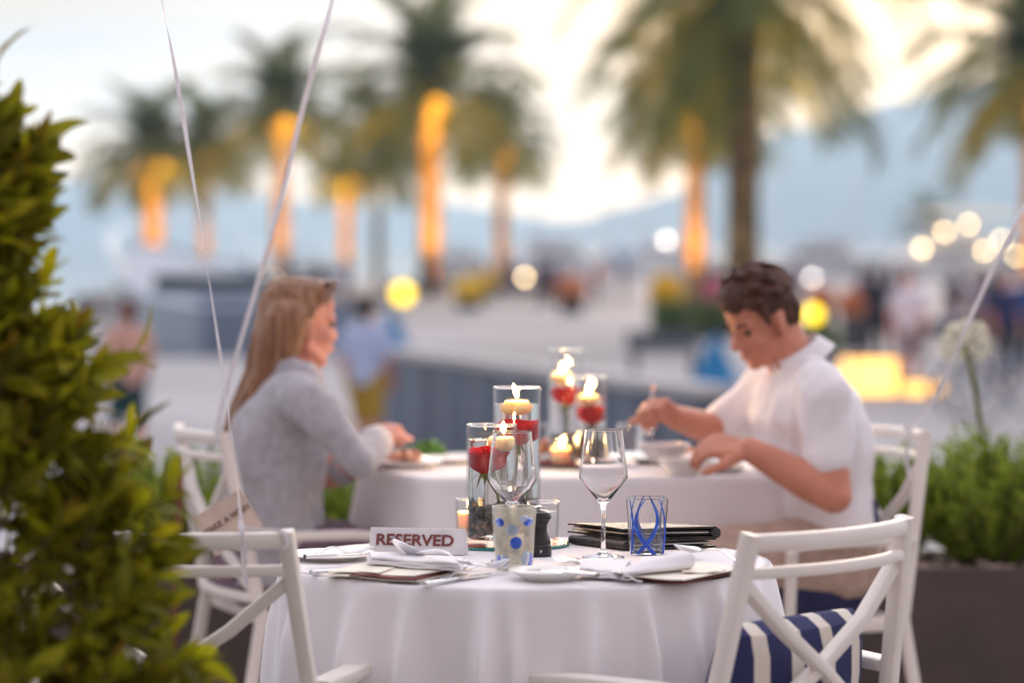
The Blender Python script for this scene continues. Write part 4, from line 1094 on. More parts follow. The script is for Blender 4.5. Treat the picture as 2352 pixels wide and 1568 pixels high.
# ------------------------------------------------------------------ tableware builders
def lit(par, p, w):
    ld = bpy.data.lights.new('candle_light', 'POINT'); ld.energy = w; ld.color = (1, .56, .2); ld.shadow_soft_size = .010
    o = bpy.data.objects.new('candle_light', ld); COL.objects.link(o); o.parent = par; o.location = p
def flame_mb(h=.024, r=.0052, tw=.0):
    mb = MB(); pr = [(0, 0)] + [(r*2.05*q**.55*(1-q)**.95 + 1e-5, h*q) for q in [.02, .05] + [i/12 for i in range(1, 12)]] + [(0, h)]
    mb.lathe(pr, 14); mb.v = [(x + tw*z*2 + .0005*math.sin(z*200), y, z) for x, y, z in mb.v]; return mb
def vase(label, x, y, z, R, H, level):
    t = T('glass_vase', label, 'vase', (x, y, z), 0, 'cylinder vases with roses'); w, b = .0028, .011
    O('glass_wall', MB().lathe([(0, 0), (R-.002, 0), (R, .002), (R, H-.0012), (R-w/2, H), (R-w, H-.0012), (R-w, b+.003), (R-w-.003, b), (0, b)], 72), M['thinglass'], t)
    q = R - w - .0003
    O('water', MB().lathe([(0, b+.0003), (q-.003, b+.0003), (q, b+.003), (q, level)], 72), M['water'], t)
    O('water_surface', MB().lathe([(q, level), (q-.0016, level-.0012), (q-.006, level-.0022), (0, level-.0022)], 72), M['watertop'], t)
    O('rim', MB().lathe([(R-w/2 + .0019*math.cos(a), H + .0004 + .0016*math.sin(a)) for a in [2*PI*i/10 for i in range(11)]], 72), M['glass'], t)
    return t
def petal_mesh(W, Hh, r, cup, curl, seed):
    def fn(a, b):
        s = (a - .5)*2; w = W*math.sin(PI*(.10 + .72*b))**.7; th = s*w/max(r, .008)
        bulge = r*(.38 + .78*math.sin(PI*.5*min(1, b*2.3)) - .16*max(0, b-.55)) + cup*b + curl*max(0, b - .62)**1.5*8*(.6 + .4*abs(s))
        rr = bulge + .0034*b*noise.noise(V((s*2.4, b*3, seed)))
        z = Hh*b - abs(s)**2*.003*b + .0036*b*b*noise.noise(V((s*2.6, b*3, seed+3)))
        return (rr*math.cos(th), rr*math.sin(th), z)
    return MB().grid(fn, 10, 9, .0006).mesh('petal')
PT = [(petal_mesh(.010, .034, .006, 0, 0, 1), 5, 0, 0), (petal_mesh(.014, .037, .0105, .001, .0006, 2), 5, -.001, .4), (petal_mesh(.019, .044, .0160, .002, .0012, 3), 6, -.003, .9), (petal_mesh(.022, .043, .0210, .003, .0022, 4), 7, -.006, 1.7), (petal_mesh(.023, .038, .0235, .004, .0036, 5), 6, -.009, .6)]
for p in PT: p[0].materials.append(M['petal'])
def rose(label, x, y, z, zh, dx=0, dy=0, rz=0, tilt=(0, 0), k=1.0):
    """z = foot of the stem, zh = height of the head's base above it"""
    t = T('rose', label, 'rose', (x, y, z), rz, 'red roses under water'); R = Matrix.Rotation(-rz, 3, 'Z'); d = R @ V((dx, dy, 0))
    O('stem', MB().tube([(0, 0, 0), d*.35 + V((.003, 0, zh*.5)), d*.9 + V((0, 0, zh*.9)), d + V((0, 0, zh))], .0021, 8, [1, 1, 1.15, 1.6]), M['stem'], t)
    O('receptacle', MB().lathe([(0, zh-.012), (.0028, zh-.012), (.0075, zh-.001), (.009, zh+.004), (0, zh+.005)], 18, d), M['stem'], t)
    for i in range(5):
        a = i*2*PI/5; mb = MB(); o = V((math.cos(a), math.sin(a), 0)); s = V((-o.y, o.x, 0)); b0 = d + o*.006 + V((0, 0, zh-.002))
        mb.grid(lambda p, q: b0 + o*(.016*q + .004*q*q) + V((0, 0, .004*q - .026*q*q)) + s*((p-.5)*.007*(1-q)**.6), 2, 5, .0005); O('sepal', mb, M['stem'], t)
    for me, n, dz, ph in PT:
        for i in range(n):
            o = O('petal', me, None, t, d + V((0, 0, zh + .003 + dz*.4)), (tilt[0], tilt[1], ph + i*2*PI/n + random.uniform(-.15, .15))); o.scale = (k, k, (.35 + .65*k)*random.uniform(.9, 1.06))
    return t
def float_candle(label, x, y, z, lean=.2, fh=.023):
    t = T('floating_candle', label, 'candle', (x, y, z), 0, 'floating candles'); r = .0225
    O('wax', MB().lathe([(0, -.020), (.010, -.0195), (.018, -.016), (.0218, -.009), (r, -.002), (.0215, .0035), (.0195, .0052), (.008, .0040), (0, .0038)], 40), M['wax'], t)
    O('wick', MB().tube([(0, 0, .003), (.0006, 0, .009), (.0016, 0, .013)], .0008, 6), M['wick'], t)
    O('flame', flame_mb(fh, .0058, lean), M['flame'], t, (.001, 0, .009)); lit(t, (.001, 0, .028), 1.15)
    return t
def pebbles(label, x, y, z, R, H, n, seed):
    rnd = random.Random(seed); mb = MB()
    for i in range(n):
        a = rnd.uniform(0, 2*PI); r = R*math.sqrt(rnd.random()) if i % 3 else R*rnd.uniform(.86, 1.0); q = H*rnd.random()
        mb.ico((r*math.cos(a), r*math.sin(a), .007 + q), rnd.uniform(.0058, .0088), i*1.37 + seed, 2, (1.15, .9, .75), .35)
    return tag(O('pebbles', mb, M['pebble'], None, (x, y, z)), label, 'pebbles', None, 'stuff')
def votive(label, x, y, z, R=.030, H=.068, wh=.045, lighted=True, frost=False):
    t = T('votive_candle', label, 'candle', (x, y, z), 0, 'votive candles in small glasses'); w = .0022
    O('glass_cup', MB().lathe([(0, 0), (R*.88, 0), (R*.92, .002), (R, H), (R-w/2, H+.0008), (R-w, H), (R*.92-w, .010), (0, .009)], 48), M['thinglass'], t)
    O('rim', MB().lathe([(R-w/2 + .0014*math.cos(a), H + .0004 + .0012*math.sin(a)) for a in [2*PI*i/10 for i in range(11)]], 48), M['glass'], t)
    r2 = R*.93 - w - .0008
    O('wax', MB().lathe([(0, .0096), (r2-.002, .0096), (r2-.0005, .012), (r2+.0006, wh), (r2-.002, wh-.001), (0, wh-.003)], 40), M['wax'] if lighted else M['napkin'], t)
    O('wick', MB().tube([(0, 0, wh-.004), (.0008, 0, wh+.005)], .0009, 6), M['wick'], t)
    if lighted: O('flame', flame_mb(.022, .005, .1), M['flame'], t, (.001, 0, wh+.003)); lit(t, (.001, 0, wh+.014), .5)
    return t
def wine_glass(label, x, y, z, k=1.0):
    t = T('wine_glass', label, 'wine glass', (x, y, z), 0, 'stemmed wine glasses')
    o = [(0, 0), (.033, 0), (.035, .0008), (.0345, .0018), (.020, .0045), (.008, .0085), (.0042, .016), (.0034, .032), (.0033, .060), (.0038, .078), (.0062, .089), (.0125, .0975), (.0330, .1235), (.0405, .1335), (.0408, .1375), (.0385, .158), (.0350, .187), (.0332, .2010), (.0318, .2128), (.0317, .2142), (.0311, .2147), (.0306, .2142), (.0307, .2128), (.0321, .2010), (.0340, .187), (.0375, .158), (.0396, .1375), (.0392, .1342), (.0318, .1245), (.0110, .0995), (.0045, .0950), (0, .0940)]
    O('glass_body', MB().lathe([(r*k, h*k) for r, h in o], 80), M['glass'], t, ang=60)
    return t
def spoon(label, tip, end, lift=0, scoop=1, name='spoon', roll=0):
    tip, end = V(tip), V(end); L = (end - tip).length; X = (end - tip).normalized(); Y = V((0, 0, 1)).cross(X).normalized(); Z = X.cross(Y)
    m = Matrix((X, Y, Z)).transposed().to_4x4() @ Matrix.Rotation(roll, 4, 'X'); m.translation = tip
    t = T(name, label, name, tip); t.matrix_world = m
    bl = L*.30
    def bw(q): return .021*(math.sin(PI*min(1, q)**.78)**.62)*(L/.19)
    def fn(a, b):
        s = (a-.5)*2; w = bw(.02 + .95*b); y = s*w; dep = .0085*scoop*(1 - s*s)*math.sin(PI*b)**.7
        return (bl*b, y, .0055*(1-b)*scoop + .0025 + .006*b*b - dep + .0055*scoop*math.sin(PI*b)*.6 + lift)
    O('bowl', MB().grid(fn, 14, 18, .0011), M['steel'], t, ang=70)
    n = 14; pts = [(bl*.93 + (L-bl*.93)*i/n, 0, .0055 + .011*math.sin(PI*min(1, i/n*1.25))**1.2 + lift) for i in range(n+1)]
    O('handle', MB().sweep(pts, rect_profile(.0058, .0026, .001), (0, 0, 1), [(1 + .9*max(0, (i/n-.35))**1.1*1.6, 1) for i in range(n+1)]), M['steel'], t)
    return t
def fork(label, tip, end):
    tip, end = V(tip), V(end); L = (end - tip).length; X = (end - tip).normalized(); Y = V((0, 0, 1)).cross(X).normalized(); Z = X.cross(Y)
    m = Matrix((X, Y, Z)).transposed().to_4x4(); m.translation = tip; t = T('fork', label, 'fork', tip); t.matrix_world = m
    for i in range(4):
        y = -.0084 + .0056*i; O('tine', MB().sweep([(.0, y*.9, .012), (.016, y, .006), (.034, y, .0035), (.050, y*.95, .004)], rect_profile(.0028, .0018, .0005), (0, 0, 1), [.45, .9, 1, 1]), M['steel'], t)
    n = 14; x0 = .048; pts = [(x0 + (L-x0)*i/n, 0, .0042 + .010*math.sin(PI*min(1, i/n*1.15))) for i in range(n+1)]
    sc = [(3.5 - 2.6*min(1, i/3) + .9*max(0, i/n-.35)*1.6, 1) for i in range(n+1)]
    O('handle', MB().sweep(pts, rect_profile(.0060, .0024, .001), (0, 0, 1), sc), M['steel'], t)
    return t
def knife(label, tip, end):
    tip, end = V(tip), V(end); L = (end - tip).length; X = (end - tip).normalized(); Y = V((0, 0, 1)).cross(X).normalized(); Z = X.cross(Y)
    m = Matrix((X, Y, Z)).transposed().to_4x4(); m.translation = tip; t = T('knife', label, 'knife', tip); t.matrix_world = m
    n = 12; O('blade', MB().sweep([(L*.5*i/n, 0, .004) for i in range(n+1)], rect_profile(.019, .0014, .0005), (0, 0, 1), [(max(.12, math.sin(PI*.5*min(1, (i+.4)/5))), 1) for i in range(n+1)]), M['steel'], t)
    O('handle', MB().sweep([(L*.5 + L*.5*i/8, 0, .0048) for i in range(9)], rect_profile(.0135, .0062, .0025), (0, 0, 1), [(.6, .6), (.8, .9), .95, 1, 1, 1.02, 1.05, 1.08, 1.0]), M['steel'], t)
    return t
def plate(label, x, y, z, R, h=.014, m='china', name='plate', grp='white plates'):
    t = T(name, label, name, (x, y, z), 0, grp)
    O('dish', MB().lathe([(0, .0), (R*.60, 0), (R*.62, .002), (R*.72, .005), (R*.98, h-.002), (R, h-.0006), (R*.992, h), (R*.97, h-.0005), (R*.71, .0085), (R*.63, .0055), (0, .005)], 64), M[m], t)
    return t
def slab(A, B, C, D, th, f=None, nu=16, nv=12):
    A, B, C, D = map(V, (A, B, C, D))
    def fn(a, b):
        p = A.lerp(B, a).lerp(D.lerp(C, a), b); return p + V((0, 0, (f(a, b) if f else 0)))
    return MB().grid(fn, nu, nv, th)
def rebase(mb):
    n = len(mb.v); c = V((sum(p[0] for p in mb.v)/n, sum(p[1] for p in mb.v)/n, min(p[2] for p in mb.v)))
    mb.v = [tuple(V(p) - c) for p in mb.v]; return c
def solo(name, mb, m, label, cat, group=None, **kw):
    c = rebase(mb); return tag(O(name, mb, m, None, c, **kw), label, cat, group)
def text_mesh(s, size, off=0.0, ext=.0004):
    cu = bpy.data.curves.new('lettering', 'FONT'); cu.body = s; cu.size = size; cu.offset = off; cu.extrude = ext; cu.align_x = 'CENTER'; cu.align_y = 'CENTER'; cu.resolution_u = 4
    o = bpy.data.objects.new('tmp', cu); COL.objects.link(o); bpy.context.view_layer.update()
    me = bpy.data.meshes.new_from_object(o.evaluated_get(bpy.context.evaluated_depsgraph_get())); bpy.data.objects.remove(o); me.materials.clear(); return me

# ------------------------------------------------------------------ centrepiece of the round table
DC = V((-.010, 5.185, TZ + .0006))
t = T('mirror_disc', 'round red mirror disc with a green edge under the vases on the front table', 'mirror', DC)
O('glass_edge', MB().lathe([(0, 0), (.1075, 0), (.110, .0015), (.110, .0038), (.1085, .0048), (0, .0048)], 96), M['mirror_edge'], t)
O('red_face', MB().lathe([(0, .0052), (.1065, .0052), (.1065, .0056), (0, .0056)], 96), M['mirror_red'], t)
ZD = DC.z + .0062
SV = (-.035, 5.125); TV = (.0085, 5.243)
vase('shorter glass vase with a rose and dark pebbles on the front table', SV[0], SV[1], ZD, .0435, .206, .182)
vase('tallest glass vase on the front table, with a candle above a rose', TV[0], TV[1], ZD, .0418, .265, .237)
pebbles('dark and tan pebbles in the bottom of the shorter front vase', SV[0], SV[1], ZD + .009, .033, .050, 120, 1)
pebbles('pebbles in the bottom of the tallest front vase', TV[0], TV[1], ZD + .009, .031, .050, 110, 5)
rose('red rose under water in the shorter front vase', SV[0] + .012, SV[1] - .004, ZD + .052, .072, -.020, 0, .3, (.04, -.08), .93)
rose('red rose under water in the tallest front vase', TV[0] - .004, TV[1], ZD + .055, .112, .006, 0, 1.1, (.05, .1), .90)
float_candle('lit candle floating in the shorter front vase', SV[0] + .0175, SV[1] - .010, ZD + .182, .05)
float_candle('lit candle floating in the tallest front vase', TV[0] - .0005, TV[1], ZD + .237, -.12, .027)
votive('lit votive candle half hidden behind the shorter front vase', -.0700, 5.245, TZ + .0075, .030, .068, .046)
votive('unlit white votive behind the black pepper mill', .0535, 5.150, ZD, .0285, .072, .056, False)

# pepper mill
t = T('pepper_mill', 'small black pepper mill with a letter P beside the dotted tumbler', 'pepper mill', (.0445, 5.000, TZ))
O('base', MB().lathe([(0, 0), (.0215, 0), (.0222, .001), (.0222, .0185), (.0205, .0205), (.0205, .0215), (.0212, .024), (.0195, .029), (.0155, .038), (.0138, .046), (.0150, .054), (.0178, .0585), (.0178, .0600), (0, .0600)], 48), M['black'], t)
O('head', MB().lathe([(0, .0604), (.0185, .0604), (.0212, .0640), (.0215, .0680), (.0185, .0740), (.0110, .0775), (.0055, .0785), (0, .0785)], 48), M['black'], t)
O('knob', MB().lathe([(0, .0786), (.0032, .0786), (.0032, .0805), (.0062, .0822), (.0062, .0842), (.0022, .0855), (0, .0858)], 24), M['steel'], t)
O('lettering', text_mesh('P', .0072, .0001, .0003), M['china'], t, (.004, -.0220, .0095), (PI/2, 0, .18))

# glasses
wine_glass('clear wine glass standing in front of the black menus', .1525, 4.975, TZ + .0006)
wine_glass('clear wine glass overlapping the vases behind the dotted tumbler', .0005, 4.915, TZ + .0006)
t = T('tumbler', 'milky tumbler with blue dots at the front of the table', 'tumbler', (.0035, 4.790, TZ + .0006), .35, 'coloured glass tumblers')
r0, r1, hh = .0295, .0362, .1025
O('glass_cup', MB().lathe([(0, 0), (r0-.002, 0), (r0, .002), (r1, hh-.001), (r1-.0015, hh), (r1-.003, hh-.001), (r0-.001, .012), (0, .010)], 64), M['ivory'], t)
def on_cup(a, z, ra, rb, h, lift=.0003): r = ra + (rb-ra)*z/h + lift; return V((r*math.cos(a), r*math.sin(a), z))
def dot(par, a, z, sx, sz, m, ra, rb, h):
    def fn(p, q): th = 2*PI*p; return on_cup(a + q*sx/ra*math.cos(th), z + q*sz*math.sin(th), ra, rb, h, .0016*(1 - q**4) + .0002)
    O('glass_dot', MB().grid(fn, 24, 5), M[m], par)
A0 = -PI/2 - .35
for a, z, sx, sz, m in ((-.78, .078, .0085, .0075, 'blueglass'), (.72, .079, .0085, .0072, 'blueglass'), (.10, .046, .0088, .0098, 'blueglass'), (-.92, .015, .0078, .0105, 'blueglass'), (1.02, .017, .0070, .012, 'blueglass'), (-.10, .067, .0095, .0095, 'paleblue'), (-.55, .017, .009, .010, 'paleblue'), (.66, .021, .0085, .011, 'paleblue'), (.48, .084, .007, .006, 'paleblue'), (2.4, .06, .008, .009, 'blueglass'), (-2.2, .04, .008, .009, 'blueglass'), (3.1, .03, .008, .009, 'blueglass'), (-1.6, .05, .008, .009, 'paleblue')): dot(t, A0 + a, z, sx, sz, m, r0, r1, hh)
t = T('tumbler', 'clear tumbler with blue crossing swirls in front of the menus', 'tumbler', (.228, 5.03, TZ + .0006), 0, 'coloured glass tumblers')
r0, r1, hh = .0290, .0364, .096
O('glass_cup', MB().lathe([(0, 0), (r0-.002, 0), (r0, .002), (r1, hh-.001), (r1-.0011, hh), (r1-.0022, hh-.001), (r0-.001, .008), (0, .006)], 64), M['glass'], t)
def swirl(a0, a1, bow, w0, z0=.002, z1=.0945):
    n = 30; mb = MB(); L_, R_ = [], []
    def fn(p, q):
        a = A1 + a0 + (a1-a0)*q + bow*math.sin(PI*q); z = z0 + (z1-z0)*q; r = r0 + (r1-r0)*z/hh
        s = (p-.5)*2; w = w0*(.75 + .5*math.sin(PI*q + 1)) ; return on_cup(a + s*w/r, z, r0, r1, hh, .0011*(1 - s**4) + .0002)
    O('blue_swirl', MB().grid(fn, 6, n), M['blueglass'], t)
A1 = -PI/2
for a in (0, PI):
    swirl(a - .62, a + .12, .70, .0034); swirl(a + .42, a - .15, -.78, .0036); swirl(a + 1.15, a + .55, .25, .0030); swirl(a - 1.15, a - .95, .2, .0026)
bu = MB(); rb = random.Random(5)
for i in range(420):
    a = rb.gauss(-PI/2, .30); z = .010 + .042*abs(rb.gauss(0, .55)); bu.ico(on_cup(a, min(z, .07), r0, r1, hh, -.0012), rb.uniform(.0003, .0006), i, 1, amp=0)
O('bubbles', bu, M['paleblue'], t, kind='stuff')

# reserved sign: a white wooden block with a sloping face
pl, pr_ = on(848, 1271.5, TZ), on(1066, 1276.5, TZ); ms = (pl + pr_)/2; rz = math.atan2(pr_.y - pl.y, pr_.x - pl.x); W = (pr_ - pl).length
t = T('reserved_sign', 'white table sign reading RESERVED in brown-red letters', 'sign', ms + V((0, .006, .0012)), rz)
H, y0, y1, y2 = .0425, -.005, .008, .034
def prism(x0, x1, g=.0):
    P = [(y0+g, 0+g), (y1, H-g), (y1+.005, H-g), (y2-g, 0+g)]
    return [(x0, a, b) for a, b in P] + [(x1, a, b) for a, b in P]
bm_ = bmesh.new(); vs = [bm_.verts.new(p) for p in prism(-W/2, W/2)]
for f in ((0, 1, 2, 3), (7, 6, 5, 4), (0, 4, 5, 1), (1, 5, 6, 2), (2, 6, 7, 3), (3, 7, 4, 0)): bm_.faces.new([vs[i] for i in f])
bmesh.ops.bevel(bm_, geom=bm_.edges[:], offset=.0009, segments=2, affect='EDGES'); bmesh.ops.recalc_face_normals(bm_, faces=bm_.faces)
me = bpy.data.meshes.new('block'); bm_.to_mesh(me); bm_.free(); O('block', me, M['signwhite'], t)
sa = math.atan2(y1 - y0, H)
tm = text_mesh('RESERVED', .0285, .00078, .0003); xs = [q.co.x for q in tm.vertices]; ys = [q.co.y for q in tm.vertices]; sx = .1345/(max(xs)-min(xs)); sy = .0200/(max(ys)-min(ys)); cx = (max(xs)+min(xs))/2; cyy = (max(ys)+min(ys))/2
for q in tm.vertices: q.co.x = (q.co.x - cx)*sx; q.co.y = (q.co.y - cyy)*sy
mid = V((-.003, (y0+y1)/2, H/2 + .0022))
O('lettering', tm, M['signred'], t, mid + V((0, -math.cos(sa), math.sin(sa)))*.0008, (PI/2 - sa, 0, 0))

# menus
def menu(label, F, R, L, z, hgt, spine, open_=0):
    F, R, L = V(F), V(R), V(L); t = T('menu', label, 'menu', (F.x, F.y, z), 0, 'black leather menus')
    ex, ey = R - F, L - F
    P = lambda a, b, h: V(((ex*a + ey*b).x, (ex*a + ey*b).y, h))
    lv = .0032
    O('cover', MB().grid(lambda a, b: P(a, b, lv + .0006*math.sin(9*b)), 14, 12, lv), M['leather'], t)
    O('cover', MB().grid(lambda a, b: P(a, b, hgt + open_*a*(1-b) + .0012*math.sin(4*b + 2*a)), 14, 12, lv), M['leather'], t)
    for k in range(3):
        z_ = lv + (hgt - 2*lv)*(k+1)/4 + .0012; e = .03 + .006*k
        O('page', MB().grid(lambda a, b: P(e + (1-2*e)*a, e + (1-2*e)*b, z_ + .4*open_*a*(1-b)), 8, 8, .0014), M['paper'] if k == 1 else M['leather'], t)
    m_ = hgt/2; n = 10
    a0, b0 = (P(-.0, 0, m_), P(0, 1, m_)) if spine == 'L' else (P(1, 0, m_), P(1, 1, m_))
    O('spine', MB().sweep([a0.lerp(b0, i/n) for i in range(n+1)], circ(16, hgt*.52), (0, 0, 1)), M['leather'], t)
    return t
menu('lower of the two stacked black menus', (.196, 5.087), (.352, 5.140), (.104, 5.205), TZ + .001, .0150, 'L')
menu('upper of the two stacked black menus, with its thick spine at right', (.190, 5.115), (.353, 5.135), (.098, 5.235), TZ + .0172, .0180, 'R', .0015)

# ---- place setting at left
p = on(757, 1284, TZ); plate('white bread plate nearest the left edge of the front table', p.x, p.y, TZ + .0006, .078, .011)
knife('bread knife lying on the left bread plate', on(845, 1274, TZ + .016), on(700, 1284, TZ + .014))
fork('fork lying on the left bread plate behind the knife', on(856, 1270, TZ + .013), on(725, 1277, TZ + .012))
z0 = TZ + .006
cv = lambda a, b: .0035*math.sin(PI*a)*(.4 + .6*b) + .0012*math.sin(7*a)
t = T('folded_card', 'cream folded card with a dark red lining under the left napkin', 'card', on(900, 1312, TZ), 0, 'cream cards with dark red lining')
def child_slab(name, m, par, *a, **k):
    mb = slab(*a, **k); mb.v = [tuple(V(p) - par.location) for p in mb.v]; return O(name, mb, m, par)
child_slab('lower_sheet', M['paper'], t, on(742, 1320, z0), on(958, 1334, z0), on(1084, 1306, z0+.002), on(850, 1290, z0), .0022, cv)
child_slab('lining', M['burgundy'], t, on(800, 1321, z0+.003), on(957, 1330, z0+.003), on(1074, 1303, z0+.005), on(860, 1292, z0+.003), .0010, cv)
child_slab('upper_sheet', M['paper'], t, on(752, 1312, z0+.0045), on(950, 1322, z0+.006), on(1080, 1296, z0+.012), on(856, 1286, z0+.006), .0018, cv)
child_slab('slip', M['paper'], t, on(820, 1310, z0+.0085), on(868, 1314, z0+.0090), on(906, 1302, z0+.0105), on(856, 1298, z0+.0090), .0012, None)
def napkin(label, A, B, C, D, folds, h):
    t = T('napkin', label, 'napkin', (V(A)+V(C))/2, 0, 'folded white napkins')
    for k in range(folds):
        ins = .03*k; up = V((0, 0, h*k/folds))
        q = [V(x) + up for x in (A, B, C, D)]; c = sum(q, V())/4; q = [x.lerp(c, ins) for x in q]
        f = lambda a, b: (.0022*noise.noise(V((a*3 + k, b*2, k*3.1))) + h*.22*math.sin(PI*min(1, max(0, b)))**.5*(1 if k == folds-1 else .3))
        child_slab('fold', M['napkin'], t, *q, h/folds*.86, f, 26, 14)
    return t
n0 = TZ + .021
napkin('folded white napkin on the left cream card with a spoon tucked in', on(845, 1290, n0), on(1060, 1306, n0), on(1074, 1292, n0), on(842, 1276, n0), 3, .012)
spoon('spoon standing out of the left napkin below the sign', on(913, 1268, TZ + .030), on(1075, 1300, TZ + .034), 0, 1, roll=-.55)
knife('knife whose end shows left of the left cream card', on(880, 1310, TZ + .001), on(714, 1320, TZ + .001))
# ---- centre front
p = on(1258, 1331, TZ); plate('small white saucer at the front edge of the round table', p.x, p.y, TZ + .0006, .062, .016)
knife('butter knife resting across the front saucer', on(1212, 1313, TZ + .019), on(1372, 1327, TZ + .018))
fork('fork lying right of the front saucer with its handle towards the edge', on(1298, 1319, TZ + .014), on(1476, 1341, TZ + .002))
spoon('spoon in front of the dotted tumbler with its bowl up', on(1168, 1299, TZ + .012), on(1008, 1337, TZ + .001), 0, 1.2, roll=.25)
knife('knife beside the front spoon reaching the table edge', on(1128, 1322, TZ + .001), on(972, 1346, TZ + .001))
fork('fork tip showing between the left napkin and the dotted tumbler', on(1112, 1307, TZ + .001), on(1030, 1312, TZ + .001))
# ---- place setting at right
t = T('folded_card', 'cream folded card with a dark red lining under the right napkin', 'card', on(1570, 1315, TZ), 0, 'cream cards with dark red lining')
child_slab('lower_sheet', M['burgundy'], t, on(1428, 1326, z0), on(1570, 1338, z0), on(1712, 1308, z0), on(1590, 1296, z0), .0022, cv)
child_slab('upper_sheet', M['paper'], t, on(1424, 1323, z0+.004), on(1572, 1331, z0+.005), on(1714, 1303, z0+.006), on(1590, 1292, z0+.005), .0018, cv)
child_slab('slip', M['paper'], t, on(1566, 1312, z0+.0095), on(1655, 1312, z0+.0098), on(1668, 1306, z0+.0100), on(1580, 1304, z0+.0095), .0022, lambda a, b: .001*math.sin(9*a))
n1 = TZ + .012
napkin('folded white napkin on the right cream card, flat left part', on(1326, 1316, TZ+.010), on(1432, 1324, TZ+.010), on(1452, 1296, TZ+.012), on(1338, 1291, TZ+.012), 3, .012)
mb = MB(); A, B = on(1420, 1318, TZ + .016), on(1572, 1284, TZ + .030)
def roll(a, b):
    th = 2*PI*a; r = .008 + .010*b + .0016*math.sin(3*th + 5*b); c = A.lerp(B, b); s = (B-A).normalized(); q = s.cross(V((0, 0, 1))).normalized(); w = q.cross(s)
    return c + q*r*1.5*math.cos(th) + w*r*.75*math.sin(th)
mb.grid(roll, 28, 16); mb.add([A], []); 
mb2 = slab(on(1470, 1290, TZ+.026), on(1560, 1288, TZ+.030), on(1572, 1274, TZ+.034), on(1478, 1277, TZ+.026), .005, lambda a, b: .003*math.sin(PI*b))
mb.add(mb2.v, mb2.f)
solo('napkin', mb, M['napkin'], 'rolled end of the white napkin lying over the right cream card', 'napkin', 'folded white napkins')
spoon('spoon behind the right cream card with its bowl up', on(1556, 1264, TZ + .012), on(1712, 1301, TZ + .002), 0, 1.2, roll=-.15)
knife('knife behind the right napkin with a wide blade', on(1293, 1283, TZ + .001), on(1420, 1312, TZ + .001))
fork('fork left of the wide knife beside the right napkin', on(1276, 1290, TZ + .001), on(1400, 1318, TZ + .001))

# ------------------------------------------------------------------ things on the dinner table
def dn(u, v, z=0): return on(u, v, TZ + .002 + z)
c = dn(1322, 1068); FV = V((.128, 7.10)); FS = V((.184, 6.985))
t = T('mirror_disc', 'round red mirror disc under the vases on the dinner table', 'mirror', (.155, 7.04, TZ + .002))
O('glass_edge', MB().lathe([(0, 0), (.1175, 0), (.12, .0015), (.12, .0038), (.1185, .0048), (0, .0048)], 72), M['mirror_edge'], t); O('red_face', MB().lathe([(0, .0052), (.1165, .0052), (.1165, .0056), (0, .0056)], 72), M['mirror_red'], t)
z2 = TZ + .008
vase('taller glass vase with a rose on the dinner table', FV.x, FV.y, z2, .0418, .265, .205)
vase('shorter glass vase with a rose on the dinner table', FS.x, FS.y, z2, .0370, .206, .160)
for nm, q, zz_, a in (('red rose in the taller vase on the dinner table', FV, .088, .5), ('red rose in the shorter vase on the dinner table', FS, .048, 1.5)): rose(nm, q.x, q.y, z2 + .050, zz_, .002, 0, a, (.05, .05), .84)
pebbles('pebbles in the taller vase on the dinner table', FV.x, FV.y, z2 + .009, .031, .045, 90, 11)
pebbles('pebbles in the shorter vase on the dinner table', FS.x, FS.y, z2 + .009, .027, .045, 80, 14)
float_candle('lit candle floating in the taller vase on the dinner table', FV.x - .010, FV.y - .012, z2 + .205, .05, .022)
float_candle('lit candle floating in the shorter vase on the dinner table', FS.x - .006, FS.y - .006, z2 + .160, .05, .022)
p = dn(1288, 1072); votive('lit votive between the dinner table’s vases and the pink food', p.x, p.y, TZ + .002, .027, .062, .046)
p = dn(1384, 1066); votive('lit votive seen through the right wine glass', p.x, p.y, TZ + .002, .027, .070, .052)
def bowl(label, x, y, z, R, h, m='china'):
    t = T('bowl', label, 'bowl', (x, y, z), 0); O('dish', MB().lathe([(0, 0), (R*.5, 0), (R*.55, .003), (R*.86, h*.55), (R, h-.001), (R-.002, h), (R-.004, h-.001), (R*.80, h*.55), (R*.48, .007), (0, .006)], 56), M[m], t); return t
p = dn(1535, 1060); plate('wide white plate under the grey dish in front of the man', p.x, p.y, TZ + .002, .135, .018)
bowl('grey dish the man holds over his plate', at(1525, 1040, 6.93).x, 6.93, TZ + .020, .060, .042, 'greydish')
p = dn(1572, 1094); bowl('small white bowl nearest the front edge of the dinner table', p.x, p.y + .07, TZ + .002, .058, .036)
p = dn(1660, 1082); plate('small white plate left of the man’s forearm', p.x, p.y, TZ + .002, .062, .014)
p = dn(932, 1072); plate('white plate in front of the woman’s hands', p.x, p.y, TZ + .002, .088, .016)
p = dn(1040, 1062); plate('white plate between the woman’s food and the vases', p.x, p.y, TZ + .002, .075, .014)
def blob_food(name, label, u, v, n, r, m, cat, lift=.012):
    p = dn(u, v); mb = MB(); rr = random.Random(u)
    for i in range(n): mb.ico((rr.uniform(-1, 1)*r, rr.uniform(-.6, .6)*r, rr.uniform(0, .5)*r), r*rr.uniform(.25, .48), i + u, 2, (1.3, .8, .55), .6)
    return tag(O(name, mb, M[m], None, (p.x, p.y, TZ + lift)), label, cat)
p = dn(1262, 1064); plate('plate with pink food beside the vases on the dinner table', p.x, p.y, TZ + .002, .085, .016)
blob_food('seafood', 'pink-red seafood on the plate left of the dinner table’s vases', 1262, 1060, 14, .048, 'food', 'food', .022)
blob_food('salad', 'green salad at the far left of the dinner table', 985, 1046, 26, .036, 'salad', 'food', .012)
blob_food('bread', 'small pink-brown food on the woman’s plate', 932, 1070, 8, .030, 'food', 'food', .018)
